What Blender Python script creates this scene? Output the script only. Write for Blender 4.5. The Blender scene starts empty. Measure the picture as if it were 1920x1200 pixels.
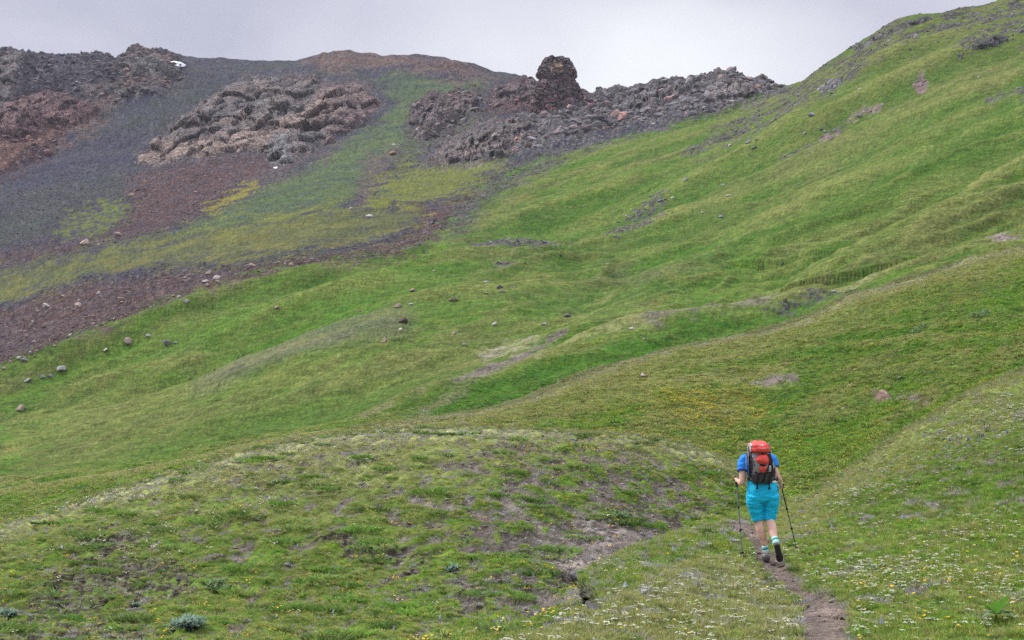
import bpy, bmesh, math, random
import numpy as np
from mathutils import Vector, Matrix
from mathutils.bvhtree import BVHTree

R = math.radians
rng = np.random.default_rng(7)
random.seed(7)
S = bpy.context.scene
COL = S.collection

# ------------------------------------------------------------------ camera
CAMZ = 1.65
FX = 2667.0          # focal length in pixels of the 1920 px wide photograph
HOR = 830.0          # row of the horizon
cam_d = bpy.data.cameras.new('camera')
cam = bpy.data.objects.new('camera', cam_d); COL.objects.link(cam)
cam.location = (0, 0, CAMZ); cam.rotation_euler = (R(90), 0, 0)
cam_d.sensor_width = 36.0; cam_d.lens = 36.0 * FX / 1920
cam_d.shift_y = (HOR - 600) / 1920
cam_d.clip_start = 0.1; cam_d.clip_end = 6000
S.camera = cam

# ------------------------------------------------------------------ sky and sun
SUN_EL, SUN_AZ = 47.0, -62.0      # azimuth from +Y (the view), negative = left
world = bpy.data.worlds.new('World'); S.world = world; world.use_nodes = True
nt = world.node_tree; nt.nodes.clear()
def N(t, **k):
    n = nt.nodes.new(t)
    for a, b in k.items(): setattr(n, a, b)
    return n
L = nt.links.new
sky = N('ShaderNodeTexSky', sky_type='NISHITA', sun_disc=False)
sky.sun_elevation = R(SUN_EL); sky.sun_rotation = R(SUN_AZ)
tc = N('ShaderNodeTexCoord')
sep = N('ShaderNodeSeparateXYZ'); L(tc.outputs['Generated'], sep.inputs[0])
# soft billows of the cloud deck
mp = N('ShaderNodeMapping'); mp.inputs['Scale'].default_value = (1.0, 1.0, 2.2)
L(tc.outputs['Generated'], mp.inputs[0])
nz = N('ShaderNodeTexNoise'); nz.inputs['Scale'].default_value = 3.1; nz.inputs['Detail'].default_value = 5
nz.inputs['Roughness'].default_value = 0.45; nz.inputs['Distortion'].default_value = 0.35
mp.inputs['Location'].default_value = (0.35, 0.0, 0.12)
L(mp.outputs[0], nz.inputs['Vector'])
cr = N('ShaderNodeValToRGB'); L(nz.outputs['Fac'], cr.inputs[0])
e = cr.color_ramp.elements
e[0].position = 0.34; e[0].color = (0.50, 0.51, 0.62, 1)
e[1].position = 0.66; e[1].color = (0.80, 0.81, 0.88, 1)
m = cr.color_ramp.elements.new(0.50); m.color = (0.655, 0.66, 0.76, 1)
# thin bright break in the deck above the saddle
vd = N('ShaderNodeVectorMath', operation='DISTANCE')
sc_ = N('ShaderNodeVectorMath', operation='MULTIPLY'); sc_.inputs[1].default_value = (1.0, 0.3, 1.7)
nd = N('ShaderNodeVectorMath', operation='ADD')
L(tc.outputs['Generated'], nd.inputs[0])
nsm = N('ShaderNodeVectorMath', operation='SCALE'); nsm.inputs['Scale'].default_value = 0.10
nz2 = N('ShaderNodeTexNoise'); nz2.inputs['Scale'].default_value = 6; nz2.inputs['Detail'].default_value = 4
L(tc.outputs['Generated'], nz2.inputs['Vector']); L(nz2.outputs['Color'], nsm.inputs[0]); L(nsm.outputs[0], nd.inputs[1])
L(nd.outputs[0], sc_.inputs[0]); L(sc_.outputs[0], vd.inputs[0])
def dirv(px, py):
    v = Vector(((px - 960) / FX, 1, (HOR - py) / FX)).normalized(); return v
bv = dirv(1225, 150) + Vector((0.05, 0.05, 0.05)); vd.inputs[1].default_value = (bv.x, bv.y * 0.3, bv.z * 1.7)
mr = N('ShaderNodeMapRange', interpolation_type='SMOOTHERSTEP')
mr.inputs['From Min'].default_value = 0.02; mr.inputs['From Max'].default_value = 0.14
mr.inputs['To Min'].default_value = 1.0; mr.inputs['To Max'].default_value = 0.0
L(vd.outputs['Value'], mr.inputs['Value'])
mxb = N('ShaderNodeMix', data_type='RGBA'); L(mr.outputs[0], mxb.inputs['Factor'])
L(cr.outputs[0], mxb.inputs['A']); mxb.inputs['B'].default_value = (0.90, 0.92, 0.95, 1)
# an overcast sky is about three times brighter overhead than near the horizon
zr = N('ShaderNodeMapRange', interpolation_type='SMOOTHSTEP'); L(sep.outputs['Z'], zr.inputs['Value'])
zr.inputs['From Min'].default_value = 0.34; zr.inputs['From Max'].default_value = 0.95
zr.inputs['To Min'].default_value = 1.0; zr.inputs['To Max'].default_value = 2.5
vs = N('ShaderNodeVectorMath', operation='SCALE'); L(mxb.outputs['Result'], vs.inputs[0]); L(zr.outputs[0], vs.inputs['Scale'])
sks = N('ShaderNodeVectorMath', operation='SCALE'); L(sky.outputs[0], sks.inputs[0]); sks.inputs['Scale'].default_value = 0.06
mix = N('ShaderNodeMix', data_type='RGBA'); mix.inputs['Factor'].default_value = 0.93
L(sks.outputs[0], mix.inputs['A']); L(vs.outputs[0], mix.inputs['B'])
bg = N('ShaderNodeBackground'); L(mix.outputs['Result'], bg.inputs['Color']); bg.inputs['Strength'].default_value = 1.0
wo = N('ShaderNodeOutputWorld'); L(bg.outputs[0], wo.inputs[0])

sd_ = bpy.data.lights.new('sun', 'SUN'); sd_.energy = 3.1; sd_.angle = R(11); sd_.color = (1.0, 0.96, 0.90)
sun = bpy.data.objects.new('sun', sd_); COL.objects.link(sun)
a, el = R(SUN_AZ), R(SUN_EL)
tosun = Vector((math.sin(a) * math.cos(el), math.cos(a) * math.cos(el), math.sin(el)))
sun.rotation_euler = tosun.to_track_quat('Z', 'Y').to_euler(); sun.location = (0, 0, 60)

S.view_settings.view_transform = 'Standard'; S.view_settings.look = 'None'
S.view_settings.exposure = 0.16; S.view_settings.gamma = 1.0
S.render.engine = 'CYCLES'
S.cycles.max_bounces = 4; S.cycles.diffuse_bounces = 2; S.cycles.glossy_bounces = 1
S.cycles.transparent_max_bounces = 4; S.cycles.volume_bounces = 0
S.cycles.use_denoising = False

# ------------------------------------------------------------------ helpers
def tag(o, label=None, cat=None, group=None, kind=None):
    if label: o['label'] = label
    if cat: o['category'] = cat
    if group: o['group'] = group
    if kind: o['kind'] = kind
    return o

def mesh_obj(name, V, F, mat=None, parent=None, smooth=False, link=True):
    me = bpy.data.meshes.new(name)
    V = np.asarray(V, dtype=np.float32)
    if isinstance(F, np.ndarray):
        n, k = F.shape
        me.vertices.add(len(V)); me.vertices.foreach_set('co', V.ravel())
        me.loops.add(n * k); me.loops.foreach_set('vertex_index', F.astype(np.int32).ravel())
        me.polygons.add(n); me.polygons.foreach_set('loop_start', (np.arange(n) * k).astype(np.int32))
        me.update(calc_edges=True)
    else:
        me.from_pydata([tuple(map(float, v)) for v in V], [], [tuple(f) for f in F]); me.update()
    if smooth: me.polygons.foreach_set('use_smooth', np.ones(len(me.polygons), bool))
    if mat: me.materials.append(mat)
    o = bpy.data.objects.new(name, me)
    if link: COL.objects.link(o)
    if parent: o.parent = parent
    return o

# gradient noise on arrays of points
_P = np.random.default_rng(3).permutation(256).astype(np.int64); _P = np.concatenate([_P, _P, _P])
_G = np.random.default_rng(4).normal(size=(256, 3)); _G /= np.linalg.norm(_G, axis=1)[:, None]
def perlin(p):
    p = np.asarray(p, float); i = np.floor(p).astype(np.int64); f = p - i; i &= 255
    u = f * f * f * (f * (f * 6 - 15) + 10)
    out = 0
    for dx in (0, 1):
        wx = u[:, 0] if dx else 1 - u[:, 0]
        a = _P[i[:, 0] + dx]
        for dy in (0, 1):
            wy = u[:, 1] if dy else 1 - u[:, 1]
            b = _P[a + i[:, 1] + dy]
            for dz in (0, 1):
                wz = u[:, 2] if dz else 1 - u[:, 2]
                g = _G[_P[b + i[:, 2] + dz] & 255]
                d = g[:, 0] * (f[:, 0] - dx) + g[:, 1] * (f[:, 1] - dy) + g[:, 2] * (f[:, 2] - dz)
                out = out + wx * wy * wz * d
    return out * 1.6
def fbm(p, octv=4, gain=0.5, ridged=False):
    s, a, t = 0, 1.0, 0
    for k in range(octv):
        n = perlin(p * (2.03 ** k) + 17.3 * k)
        if ridged: n = 0.5 - np.abs(n) * 1.4
        s = s + a * n; t += a; a *= gain
    return s / t
def sstep(a, b, x):
    t = np.clip((x - a) / (b - a), 0, 1); return t * t * (3 - 2 * t)
def worley(p, seed=0):
    """distance to the nearest and second nearest feature point and a random value of the nearest cell"""
    p = np.asarray(p, float); i = np.floor(p).astype(np.int64)
    f1 = np.full(len(p), 9.0); f2 = np.full(len(p), 9.0); rid = np.zeros(len(p)); cx = np.zeros((len(p), 3))
    for dx in (-1, 0, 1):
        for dy in (-1, 0, 1):
            for dz in (-1, 0, 1):
                c = i + (dx, dy, dz); h = _P[(_P[(_P[c[:, 0] & 255] + c[:, 1]) & 255] + c[:, 2] + seed) & 255]
                q = c + 0.5 + 0.42 * _G[h]
                d = np.linalg.norm(q - p, axis=1)
                near = d < f1
                f2 = np.where(near, f1, np.minimum(f2, d)); rid = np.where(near, h / 255.0, rid)
                cx = np.where(near[:, None], _G[(h * 7 + 3) & 255], cx); f1 = np.where(near, d, f1)
    return f1, f2, rid, cx

# ------------------------------------------------------------------ materials
def new_mat(name):
    m = bpy.data.materials.new(name); m.use_nodes = True; t = m.node_tree; t.nodes.clear()
    o = t.nodes.new('ShaderNodeOutputMaterial'); b = t.nodes.new('ShaderNodeBsdfPrincipled')
    t.links.new(b.outputs[0], o.inputs[0]); b.inputs['Roughness'].default_value = 0.9
    b.inputs['Specular IOR Level'].default_value = 0.2
    return m, t, b
def nd_(t, ty, **k):
    n = t.nodes.new(ty)
    for a, b in k.items():
        if a.startswith('i_'): n.inputs[a[2:].replace('_', ' ')].default_value = b
        else: setattr(n, a, b)
    return n
def simple_mat(name, col, rough=0.8, noise=0.15, scale=20, bump=0.0, spec=0.2, metal=0.0, bscale=None):
    m, t, b = new_mat(name)
    co = nd_(t, 'ShaderNodeTexCoord')
    n = nd_(t, 'ShaderNodeTexNoise', i_Scale=scale, i_Detail=5.0, i_Roughness=0.65); t.links.new(co.outputs['Object'], n.inputs['Vector'])
    r = nd_(t, 'ShaderNodeMapRange', i_To_Min=1 - noise, i_To_Max=1 + noise); r.inputs['From Min'].default_value = 0.3; r.inputs['From Max'].default_value = 0.7
    t.links.new(n.outputs['Fac'], r.inputs['Value'])
    v = nd_(t, 'ShaderNodeVectorMath', operation='SCALE'); v.inputs[0].default_value = col[:3]
    t.links.new(r.outputs[0], v.inputs['Scale']); t.links.new(v.outputs[0], b.inputs['Base Color'])
    b.inputs['Roughness'].default_value = rough; b.inputs['Specular IOR Level'].default_value = spec; b.inputs['Metallic'].default_value = metal
    if bump:
        n2 = nd_(t, 'ShaderNodeTexNoise', i_Scale=bscale or scale, i_Detail=6.0); t.links.new(co.outputs['Object'], n2.inputs['Vector'])
        bp = nd_(t, 'ShaderNodeBump', i_Strength=1.0, i_Distance=bump); t.links.new(n2.outputs['Fac'], bp.inputs['Height'])
        t.links.new(bp.outputs[0], b.inputs['Normal'])
    return m

def terrain_mat():
    m, t, b = new_mat('ground_cover')
    co = nd_(t, 'ShaderNodeTexCoord'); lk = t.links.new
    ac = nd_(t, 'ShaderNodeAttribute', attribute_name='col'); ar = nd_(t, 'ShaderNodeAttribute', attribute_name='rock')
    def noise(s, det, ro, vec=None):
        n = nd_(t, 'ShaderNodeTexNoise', i_Scale=s, i_Detail=det, i_Roughness=ro); lk(vec or co.outputs['Object'], n.inputs['Vector']); return n
    mp = nd_(t, 'ShaderNodeMapping'); mp.inputs['Rotation'].default_value = (0, R(-22), 0); mp.inputs['Scale'].default_value = (0.35, 0.5, 1.3)
    lk(co.outputs['Object'], mp.inputs[0])
    ga = noise(1.1, 9.0, 0.72, mp.outputs[0]); gb = noise(7.0, 5.0, 0.7)
    def rng_(s, a, b_, lo, hi):
        r = nd_(t, 'ShaderNodeMapRange'); r.inputs['From Min'].default_value = a; r.inputs['From Max'].default_value = b_
        r.inputs['To Min'].default_value = lo; r.inputs['To Max'].default_value = hi; lk(s, r.inputs['Value']); return r.outputs[0]
    def mul(a, b_):
        q = nd_(t, 'ShaderNodeMath', operation='MULTIPLY'); lk(a, q.inputs[0]); lk(b_, q.inputs[1]); return q.outputs[0]
    gc = noise(2.3, 3.0, 0.8)
    gv = mul(rng_(gc.outputs['Fac'], 0.34, 0.66, 0.58, 1.42), mul(rng_(ga.outputs['Fac'], 0.3, 0.7, 0.52, 1.48), rng_(gb.outputs['Fac'], 0.3, 0.7, 0.72, 1.28)))
    # stones: cells of several sizes with a brightness of their own
    v1 = nd_(t, 'ShaderNodeTexVoronoi', i_Scale=0.32); v2 = nd_(t, 'ShaderNodeTexVoronoi', i_Scale=0.9); v3 = nd_(t, 'ShaderNodeTexVoronoi', i_Scale=3.4)
    nw = noise(0.6, 4.0, 0.6); wv = nd_(t, 'ShaderNodeVectorMath', operation='MULTIPLY_ADD'); lk(nw.outputs['Color'], wv.inputs[0])
    wv.inputs[1].default_value = (1.4, 1.4, 1.4); lk(co.outputs['Object'], wv.inputs[2])
    for v in (v1, v2, v3): lk(wv.outputs[0], v.inputs['Vector'])
    def cellb(v, lo, hi):
        s = nd_(t, 'ShaderNodeSeparateColor'); lk(v.outputs['Color'], s.inputs[0]); return rng_(s.outputs[0], 0, 1, lo, hi)
    rn = noise(0.5, 10.0, 0.75)
    rv = mul(mul(cellb(v1, 0.8, 1.25), cellb(v2, 0.72, 1.32)), mul(cellb(v3, 0.5, 1.6), rng_(rn.outputs['Fac'], 0.3, 0.7, 0.6, 1.4)))
    mx = nd_(t, 'ShaderNodeMix', data_type='FLOAT'); lk(ar.outputs['Fac'], mx.inputs['Factor']); lk(gv, mx.inputs['A']); lk(rv, mx.inputs['B'])
    vs = nd_(t, 'ShaderNodeVectorMath', operation='SCALE'); lk(ac.outputs['Color'], vs.inputs[0]); lk(mx.outputs['Result'], vs.inputs['Scale'])
    # slight hue drift so no two square metres are the same green
    hn = noise(0.35, 6.0, 0.65); hs = nd_(t, 'ShaderNodeHueSaturation'); lk(rng_(hn.outputs['Fac'], 0.3, 0.7, 0.485, 0.515), hs.inputs['Hue'])
    lk(rng_(gb.outputs['Fac'], 0.3, 0.7, 0.8, 1.15), hs.inputs['Saturation']); lk(vs.outputs[0], hs.inputs['Color'])
    lk(hs.outputs[0], b.inputs['Base Color'])
    bp = nd_(t, 'ShaderNodeBump', i_Strength=0.7, i_Distance=0.35); lk(ga.outputs['Fac'], bp.inputs['Height'])
    rb = nd_(t, 'ShaderNodeMath', operation='ADD'); lk(rng_(v2.outputs['Distance'], 0, 1, 1, 0), rb.inputs[0]); lk(rng_(rn.outputs['Fac'], 0, 1, 0, 2), rb.inputs[1])
    bp2 = nd_(t, 'ShaderNodeBump', i_Strength=1.0); lk(rb.outputs[0], bp2.inputs['Height'])
    d2 = nd_(t, 'ShaderNodeMath', operation='MULTIPLY'); lk(ar.outputs['Fac'], d2.inputs[0]); d2.inputs[1].default_value = 0.8
    lk(d2.outputs[0], bp2.inputs['Distance']); lk(bp.outputs[0], bp2.inputs['Normal'])
    lk(bp2.outputs[0], b.inputs['Normal'])
    b.inputs['Specular IOR Level'].default_value = 0.03
    return m
M_TER = terrain_mat()

# ------------------------------------------------------------------ terrain: profile lines, near to far
# each line: {column px: (row py, distance d)}; between lines the ground is interpolated in 1/d (planes stay planes)
def pchip(xk, yk, x):
    xk = np.asarray(xk, float); yk = np.asarray(yk, float); h = np.diff(xk); dl = np.diff(yk) / h
    m = np.zeros(len(xk)); 
    for i in range(1, len(xk) - 1):
        if dl[i - 1] * dl[i] > 0:
            w1 = 2 * h[i] + h[i - 1]; w2 = h[i] + 2 * h[i - 1]; m[i] = (w1 + w2) / (w1 / dl[i - 1] + w2 / dl[i])
    m[0], m[-1] = dl[0], dl[-1]
    x = np.clip(x, xk[0], xk[-1]); i = np.clip(np.searchsorted(xk, x) - 1, 0, len(xk) - 2)
    t = (x - xk[i]) / h[i]; t2, t3 = t * t, t * t * t
    return (2*t3 - 3*t2 + 1) * yk[i] + (t3 - 2*t2 + t) * h[i] * m[i] + (-2*t3 + 3*t2) * yk[i+1] + (t3 - t2) * h[i] * m[i+1]

L1 = {-300:(1000,92), 0:(925,88), 300:(875,85), 500:(829,85), 640:(807,84), 740:(793,84), 850:(780,86), 950:(760,90), 1050:(725,95), 1150:(690,100), 1250:(660,105), 1400:(630,110), 1500:(600,115), 1620:(555,120), 1760:(510,125), 1920:(465,130), 2220:(380,135)}
L2 = {-300:(975,125), 0:(905,125), 150:(887,125), 300:(866,125), 450:(832,125), 600:(804,125), 700:(777,125), 780:(741,128), 850:(713,131), 920:(692,135), 1000:(662,140), 1100:(627,145), 1200:(602,150), 1280:(588,155), 1450:(562,160), 1560:(546,163), 1640:(515,166), 1700:(490,168), 1800:(462,172), 1920:(435,175), 2220:(350,180)}
def off(c, dy, fd, over=None):
    r = {k: (v[0] + (dy(k) if callable(dy) else dy), v[1] * fd) for k, v in c.items()}
    if over: r.update(over)
    return r
LINES = [
 {0:(3300,1.75), 960:(3270,1.75), 1920:(3240,1.75)},
 {-300:(1420,6.5), 600:(1420,6.5), 920:(1330,8), 1100:(1290,9), 1300:(1230,10.8), 1540:(1200,11.7), 1920:(1200,11.2), 2220:(1190,11)},
 {-300:(1300,9), 0:(1290,9.5), 500:(1260,10.5), 920:(1198,12), 1000:(1178,12.6), 1060:(1152,13.2), 1130:(1125,14), 1200:(1090,15), 1260:(1064,16.5), 1300:(1050,17.5), 1380:(1048,18.6), 1440:(1052,19.3), 1550:(1010,20.5), 1700:(960,21.5), 1920:(900,22), 2220:(820,22)},
 {-300:(1285,10), 0:(1275,10.6), 500:(1253,11.7), 920:(1190,13.2), 1060:(1143,14.3), 1080:(1090,18.8), 1150:(1047,20.5), 1220:(1012,22), 1280:(993,23.5), 1340:(977,25), 1440:(990,24), 1550:(965,24), 1700:(900,25.5), 1920:(830,26), 2220:(730,26)},
 {-300:(1262,12.5), 0:(1262,12.8), 500:(1243,13.8), 920:(1200,15.5), 1000:(1188,16.2), 1060:(1160,17), 1085:(1125,19.8), 1105:(1114,20.6), 1150:(1084,22.3), 1220:(1056,24.4), 1280:(1034,26.4), 1340:(990,28.3), 1400:(958,29.5), 1440:(955,29.5), 1550:(930,27.8), 1700:(860,29.5), 1920:(770,30), 2220:(650,31)},
 {-300:(1200,18), 0:(1180,19), 500:(1130,21), 920:(1065,22), 1060:(1035,24), 1150:(1000,26), 1220:(976,28), 1280:(950,30), 1340:(928,32), 1400:(920,33.5), 1450:(938,33), 1500:(952,33), 1560:(915,32.5), 1700:(826,32.5), 1920:(728,33.5), 2220:(600,35)},
 {-300:(1062,33), 0:(985,33), 150:(945,34), 300:(895,35), 400:(865,36), 520:(835,36.5), 640:(815,37), 760:(807,37), 900:(804,37), 1050:(808,37.5), 1200:(823,38), 1330:(852,38), 1400:(884,38), 1450:(918,38), 1480:(944,38), 1500:(943,36.5), 1560:(905,36), 1640:(850,36), 1730:(790,36), 1820:(740,37), 1920:(695,38), 2220:(560,39)},
 {-300:(1085,60), 0:(1008,60), 400:(888,62), 520:(858,62), 900:(832,62), 1200:(848,62), 1400:(896,60), 1450:(914,58), 1500:(937,54), 1560:(920,54), 1640:(872,54), 1760:(800,54), 1920:(722,54), 2220:(590,55)},
 L1,
 off(L1, lambda k: 9 if k > 800 else 3, 1.16),
 L2,
 off(L2, lambda k: 9 if k > 700 else 3, 1.13),
 off(L2, lambda k: -18 if k < 1300 else -6, 1.22, {1450:(557,193), 1500:(527,200), 1560:(492,205), 1640:(451,210), 1700:(424,214), 1800:(372,220), 1920:(292,230), 2220:(150,240)}),
 off(L2, lambda k: -22 if k < 1300 else -8, 1.30, {1450:(556,205), 1500:(528,212), 1560:(493,222), 1640:(452,230), 1700:(425,235), 1800:(373,242), 1920:(293,252), 2220:(151,262)}),
 {-300:(858,225), 0:(800,225), 200:(767,220), 350:(718,218), 480:(664,216), 600:(619,214), 680:(600,214), 780:(592,218), 900:(575,222), 1000:(572,225), 1100:(570,228), 1180:(533,232), 1230:(507,236), 1290:(489,240), 1400:(465,250), 1560:(390,262), 1760:(290,275), 1920:(215,285), 2220:(70,290)},
 {-300:(860,242), 0:(803,242), 200:(771,240), 350:(727,240), 480:(674,240), 600:(628,238), 680:(606,236), 780:(588,238), 900:(565,238), 1000:(560,240), 1100:(556,244), 1180:(538,250), 1230:(513,254), 1290:(494,256), 1400:(455,264), 1560:(378,275), 1760:(276,288), 1920:(200,300), 2220:(55,305)},
 {-300:(800,270), 0:(690,275), 100:(642,280), 200:(603,285), 300:(566,290), 400:(534,295), 480:(509,300), 560:(491,305), 640:(481,310), 760:(466,315), 900:(460,320), 1000:(463,325), 1080:(467,330), 1150:(455,335), 1250:(425,342), 1400:(370,350), 1560:(298,358), 1760:(190,366), 1920:(128,370), 2220:(-10,372)},
 {-300:(798,300), 0:(692,305), 100:(644,310), 200:(605,315), 300:(569,320), 400:(538,325), 480:(513,330), 560:(495,335), 640:(484,340), 760:(469,345), 900:(462,348), 1000:(464,350), 1080:(464,352), 1150:(449,356), 1250:(414,362), 1400:(352,370), 1560:(270,378), 1760:(160,384), 1920:(98,388), 2220:(-30,390)},
 {-300:(560,450), 0:(520,440), 200:(465,440), 400:(425,440), 640:(385,440), 800:(370,440), 950:(345,440), 1100:(320,440), 1300:(270,440), 1420:(240,435), 1520:(190,425), 1640:(130,415), 1760:(85,412), 1920:(40,410), 2220:(-50,410)},
 {-300:(330,650), 0:(330,640), 200:(330,630), 400:(300,630), 640:(260,640), 800:(240,640), 950:(215,610), 1100:(215,560), 1300:(190,530), 1420:(185,500), 1480:(175,480), 1520:(153,465), 1560:(127,455), 1600:(100,450), 1640:(76,445), 1700:(46,440), 1760:(34,437), 1850:(20,435), 1920:(4,433), 2220:(-70,433)},
 {-300:(112,900), -20:(106,900), 12:(101,900), 28:(97,900), 42:(99,900), 50:(108,900), 70:(110,900), 180:(112,900), 230:(110,890), 268:(101,880), 300:(100,880), 316:(108,880), 380:(112,890), 480:(117,900), 550:(119,900), 590:(108,900), 645:(97,900), 680:(102,900), 750:(105,900), 820:(108,890), 870:(122,880), 920:(135,870), 985:(147,860), 1010:(165,800), 1095:(176,660), 1130:(179,625), 1180:(174,615), 1205:(163,610), 1260:(156,600), 1300:(151,590), 1380:(148,580), 1420:(154,570), 1463:(167,545), 1490:(157,515), 1520:(141,490), 1560:(115,470), 1600:(88,462), 1640:(62,455), 1700:(32,450), 1740:(26,448), 1800:(17,447), 1850:(8,446), 1920:(-8,445), 2220:(-80,445)},
]
# the ground beyond every skyline falls away again
fall = {k: (v[0] + 260, v[1] * 1.7) for k, v in LINES[-1].items()}
fall2 = {k: (845, 1900) for k in (0, 1920)}
LINES += [fall, fall2]

STEP = 2.6
inner = np.arange(-170, 2091, STEP)
out_l = -170 - np.cumsum(STEP * 1.12 ** np.arange(1, 55)); out_l = out_l[::-1]
out_r = 2090 + np.cumsum(STEP * 1.12 ** np.arange(1, 55))
PX = np.concatenate([out_l, inner, out_r]); NC = len(PX); K = len(LINES)
KY = np.zeros((K, NC)); KW = np.zeros((K, NC))
for k, c in enumerate(LINES):
    xs = sorted(c); KY[k] = pchip(xs, [c[x][0] for x in xs], PX); KW[k] = pchip(xs, [c[x][1] for x in xs], PX)
for k in range(1, K): KW[k] = np.maximum(KW[k], KW[k-1] * 1.01)
KW = -1.0 / KW            # increases with distance, planes are straight in it
# slopes of py along KW, monotone cubic
H = np.diff(KW, axis=0); DL = np.diff(KY, axis=0) / H
MS = np.zeros_like(KY)
w1 = 2 * H[1:] + H[:-1]; w2 = H[1:] + 2 * H[:-1]; same = DL[:-1] * DL[1:] > 0
with np.errstate(divide='ignore', invalid='ignore'):
    MS[1:-1] = np.where(same, (w1 + w2) / (w1 / DL[:-1] + w2 / DL[1:]), 0)
MS[0] = DL[0]; MS[-1] = DL[-1]
rowsW, rowsY = [], []
vis = (PX > -150) & (PX < 2070)
for k in range(K - 1):
    gap = np.abs(KY[k+1] - KY[k])[vis]
    n = int(max(5, np.percentile(gap, 92) / STEP))
    if k == 0: n = 24
    if k >= K - 3: n = 10
    if k in (2, 3): n = max(n, 34)
    for j in range(n + (k == K - 2)):
        t = j / n; t2, t3 = t*t, t*t*t
        rowsY.append((2*t3 - 3*t2 + 1) * KY[k] + (t3 - 2*t2 + t) * H[k] * MS[k] + (-2*t3 + 3*t2) * KY[k+1] + (t3 - t2) * H[k] * MS[k+1])
        rowsW.append(KW[k] + t * H[k])
RY = np.array(rowsY); D = -1.0 / np.array(rowsW); NR = len(RY)
PXX = np.broadcast_to(PX, D.shape)
X = (PXX - 960) / FX * D; Z = CAMZ + (HOR - RY) / FX * D
pos = np.stack([X.ravel(), D.ravel(), Z.ravel()], 1)
px = PXX.ravel().copy(); py = RY.ravel().copy(); dd = D.ravel().copy()
print('terrain grid', NR, NC, NR * NC)

def fieldn(size_px, seed=0, p=None, d=None, aniso=None, gain=None):
    """noise fixed in the world whose grain is about size_px pixels wide at distance d"""
    p = pos if p is None else p; d = dd if d is None else d
    if aniso is not None:
        th, st = aniso; c, s = math.cos(th), math.sin(th)
        u = p[:, 0] * c + p[:, 2] * s; v = -p[:, 0] * s + p[:, 2] * c
        p = np.stack([u / st, p[:, 1] * 0.25, v], 1)
    Ls = np.log2(size_px * d / FX); lo = np.floor(Ls); f = Ls - lo; out = np.zeros(len(p))
    for l in np.unique(lo):
        m_ = lo == l
        q = p[m_]; a_ = perlin(q / 2.0 ** l + seed * 5.17); b_ = perlin(q / 2.0 ** (l + 1) + seed * 5.17 + 3.3)
        g = f[m_]; out[m_] = (a_ * (1 - g) + b_ * g) / np.sqrt((1 - g) ** 2 + g ** 2)
    return out
# ------------------------------------------------------------------ what covers the ground: painted regions with ragged edges
n_big = fieldn(150, 1); n_med = fieldn(45, 2); n_fin = fieldn(14, 3); n_tiny = fieldn(6, 4)
st1 = fieldn(26, 5, aniso=(R(23), 7)); st2 = fieldn(11, 6, aniso=(R(21), 6)); st3 = fieldn(60, 7, aniso=(R(24), 6))
wob = n_med * 14 + n_fin * 8 + n_tiny * 4

wob_far = wob + n_tiny * 5 + rng.normal(0, 5.5, len(px))
def poly_sd(pts, x, y):
    pts = np.array(pts, float); best = np.full(len(x), 1e9); ins = np.zeros(len(x), bool)
    for i in range(len(pts)):
        x1, y1 = pts[i]; x2, y2 = pts[(i + 1) % len(pts)]
        ex, ey = x2 - x1, y2 - y1
        t = np.clip(((x - x1) * ex + (y - y1) * ey) / (ex * ex + ey * ey + 1e-9), 0, 1)
        best = np.minimum(best, np.hypot(x - x1 - t * ex, y - y1 - t * ey))
        c = ((y1 > y) != (y2 > y)) & (x < (x2 - x1) * (y - y1) / (y2 - y1 + 1e-12) + x1)
        ins ^= c
    return np.where(ins, best, -best)
def mask(pts, fe=8, wb=1.0, dmin=0, dmax=1e9, extra=None):
    pts_ = np.array(pts, float); pad = fe + 40
    sel = (px > pts_[:, 0].min() - pad) & (px < pts_[:, 0].max() + pad) & (py > pts_[:, 1].min() - pad) & (py < pts_[:, 1].max() + pad) & (dd >= dmin) & (dd <= dmax)
    out = np.zeros(len(px)); i = np.nonzero(sel)[0]
    if len(i):
        w_ = (wob_far if dmin == 270 else wob)[i] * wb
        if extra is not None: w_ = w_ + extra[i]
        out[i] = sstep(-fe, fe, poly_sd(pts, px[i], py[i]) + w_)
    return out
MTP = [(-900,688),(0,690),(100,642),(200,604),(300,567),(400,535),(480,510),(560,492),(640,482),(760,467),(830,420),(880,360),(950,330),(1010,300),(1160,262),(1300,225),(1463,170),(1500,0),(1400,-200),(-900,-200)]
mts = mask(MTP, 14, .3, dmin=269)
col = np.zeros((len(px), 3)); rock = np.zeros(len(px)); relief = np.zeros(len(px)); grassy = np.ones(len(px))
def lay(m_, c, rk=None, rl=None, gr=None):
    global col, rock, relief, grassy
    c = np.asarray(c, float)
    col = col * (1 - m_[:, None]) + c * m_[:, None]
    if rk is not None: rock = rock * (1 - m_) + rk * m_
    if rl is not None: relief = relief * (1 - m_) + rl * m_
    if gr is not None: grassy = grassy * (1 - m_) + gr * m_
def mixc(a, b, t):
    t = np.clip(t, 0, 1)[:, None]; return np.asarray(a) * (1 - t) + np.asarray(b) * t

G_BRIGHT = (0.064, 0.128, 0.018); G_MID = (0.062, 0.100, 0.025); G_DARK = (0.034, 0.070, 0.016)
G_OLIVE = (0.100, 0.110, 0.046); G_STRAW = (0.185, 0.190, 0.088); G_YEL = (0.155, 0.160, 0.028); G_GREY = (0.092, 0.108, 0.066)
SOIL = (0.37, 0.32, 0.285); SOILD = (0.19, 0.155, 0.135); SCREE_B = (0.050, 0.050, 0.074); SCREE_P = (0.085, 0.066, 0.072)
SCREE_R = (0.100, 0.060, 0.056); SCREE_GR = (0.055, 0.070, 0.055); ROCK_G = (0.105, 0.097, 0.100); ROCK_B = (0.115, 0.082, 0.075)

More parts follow.
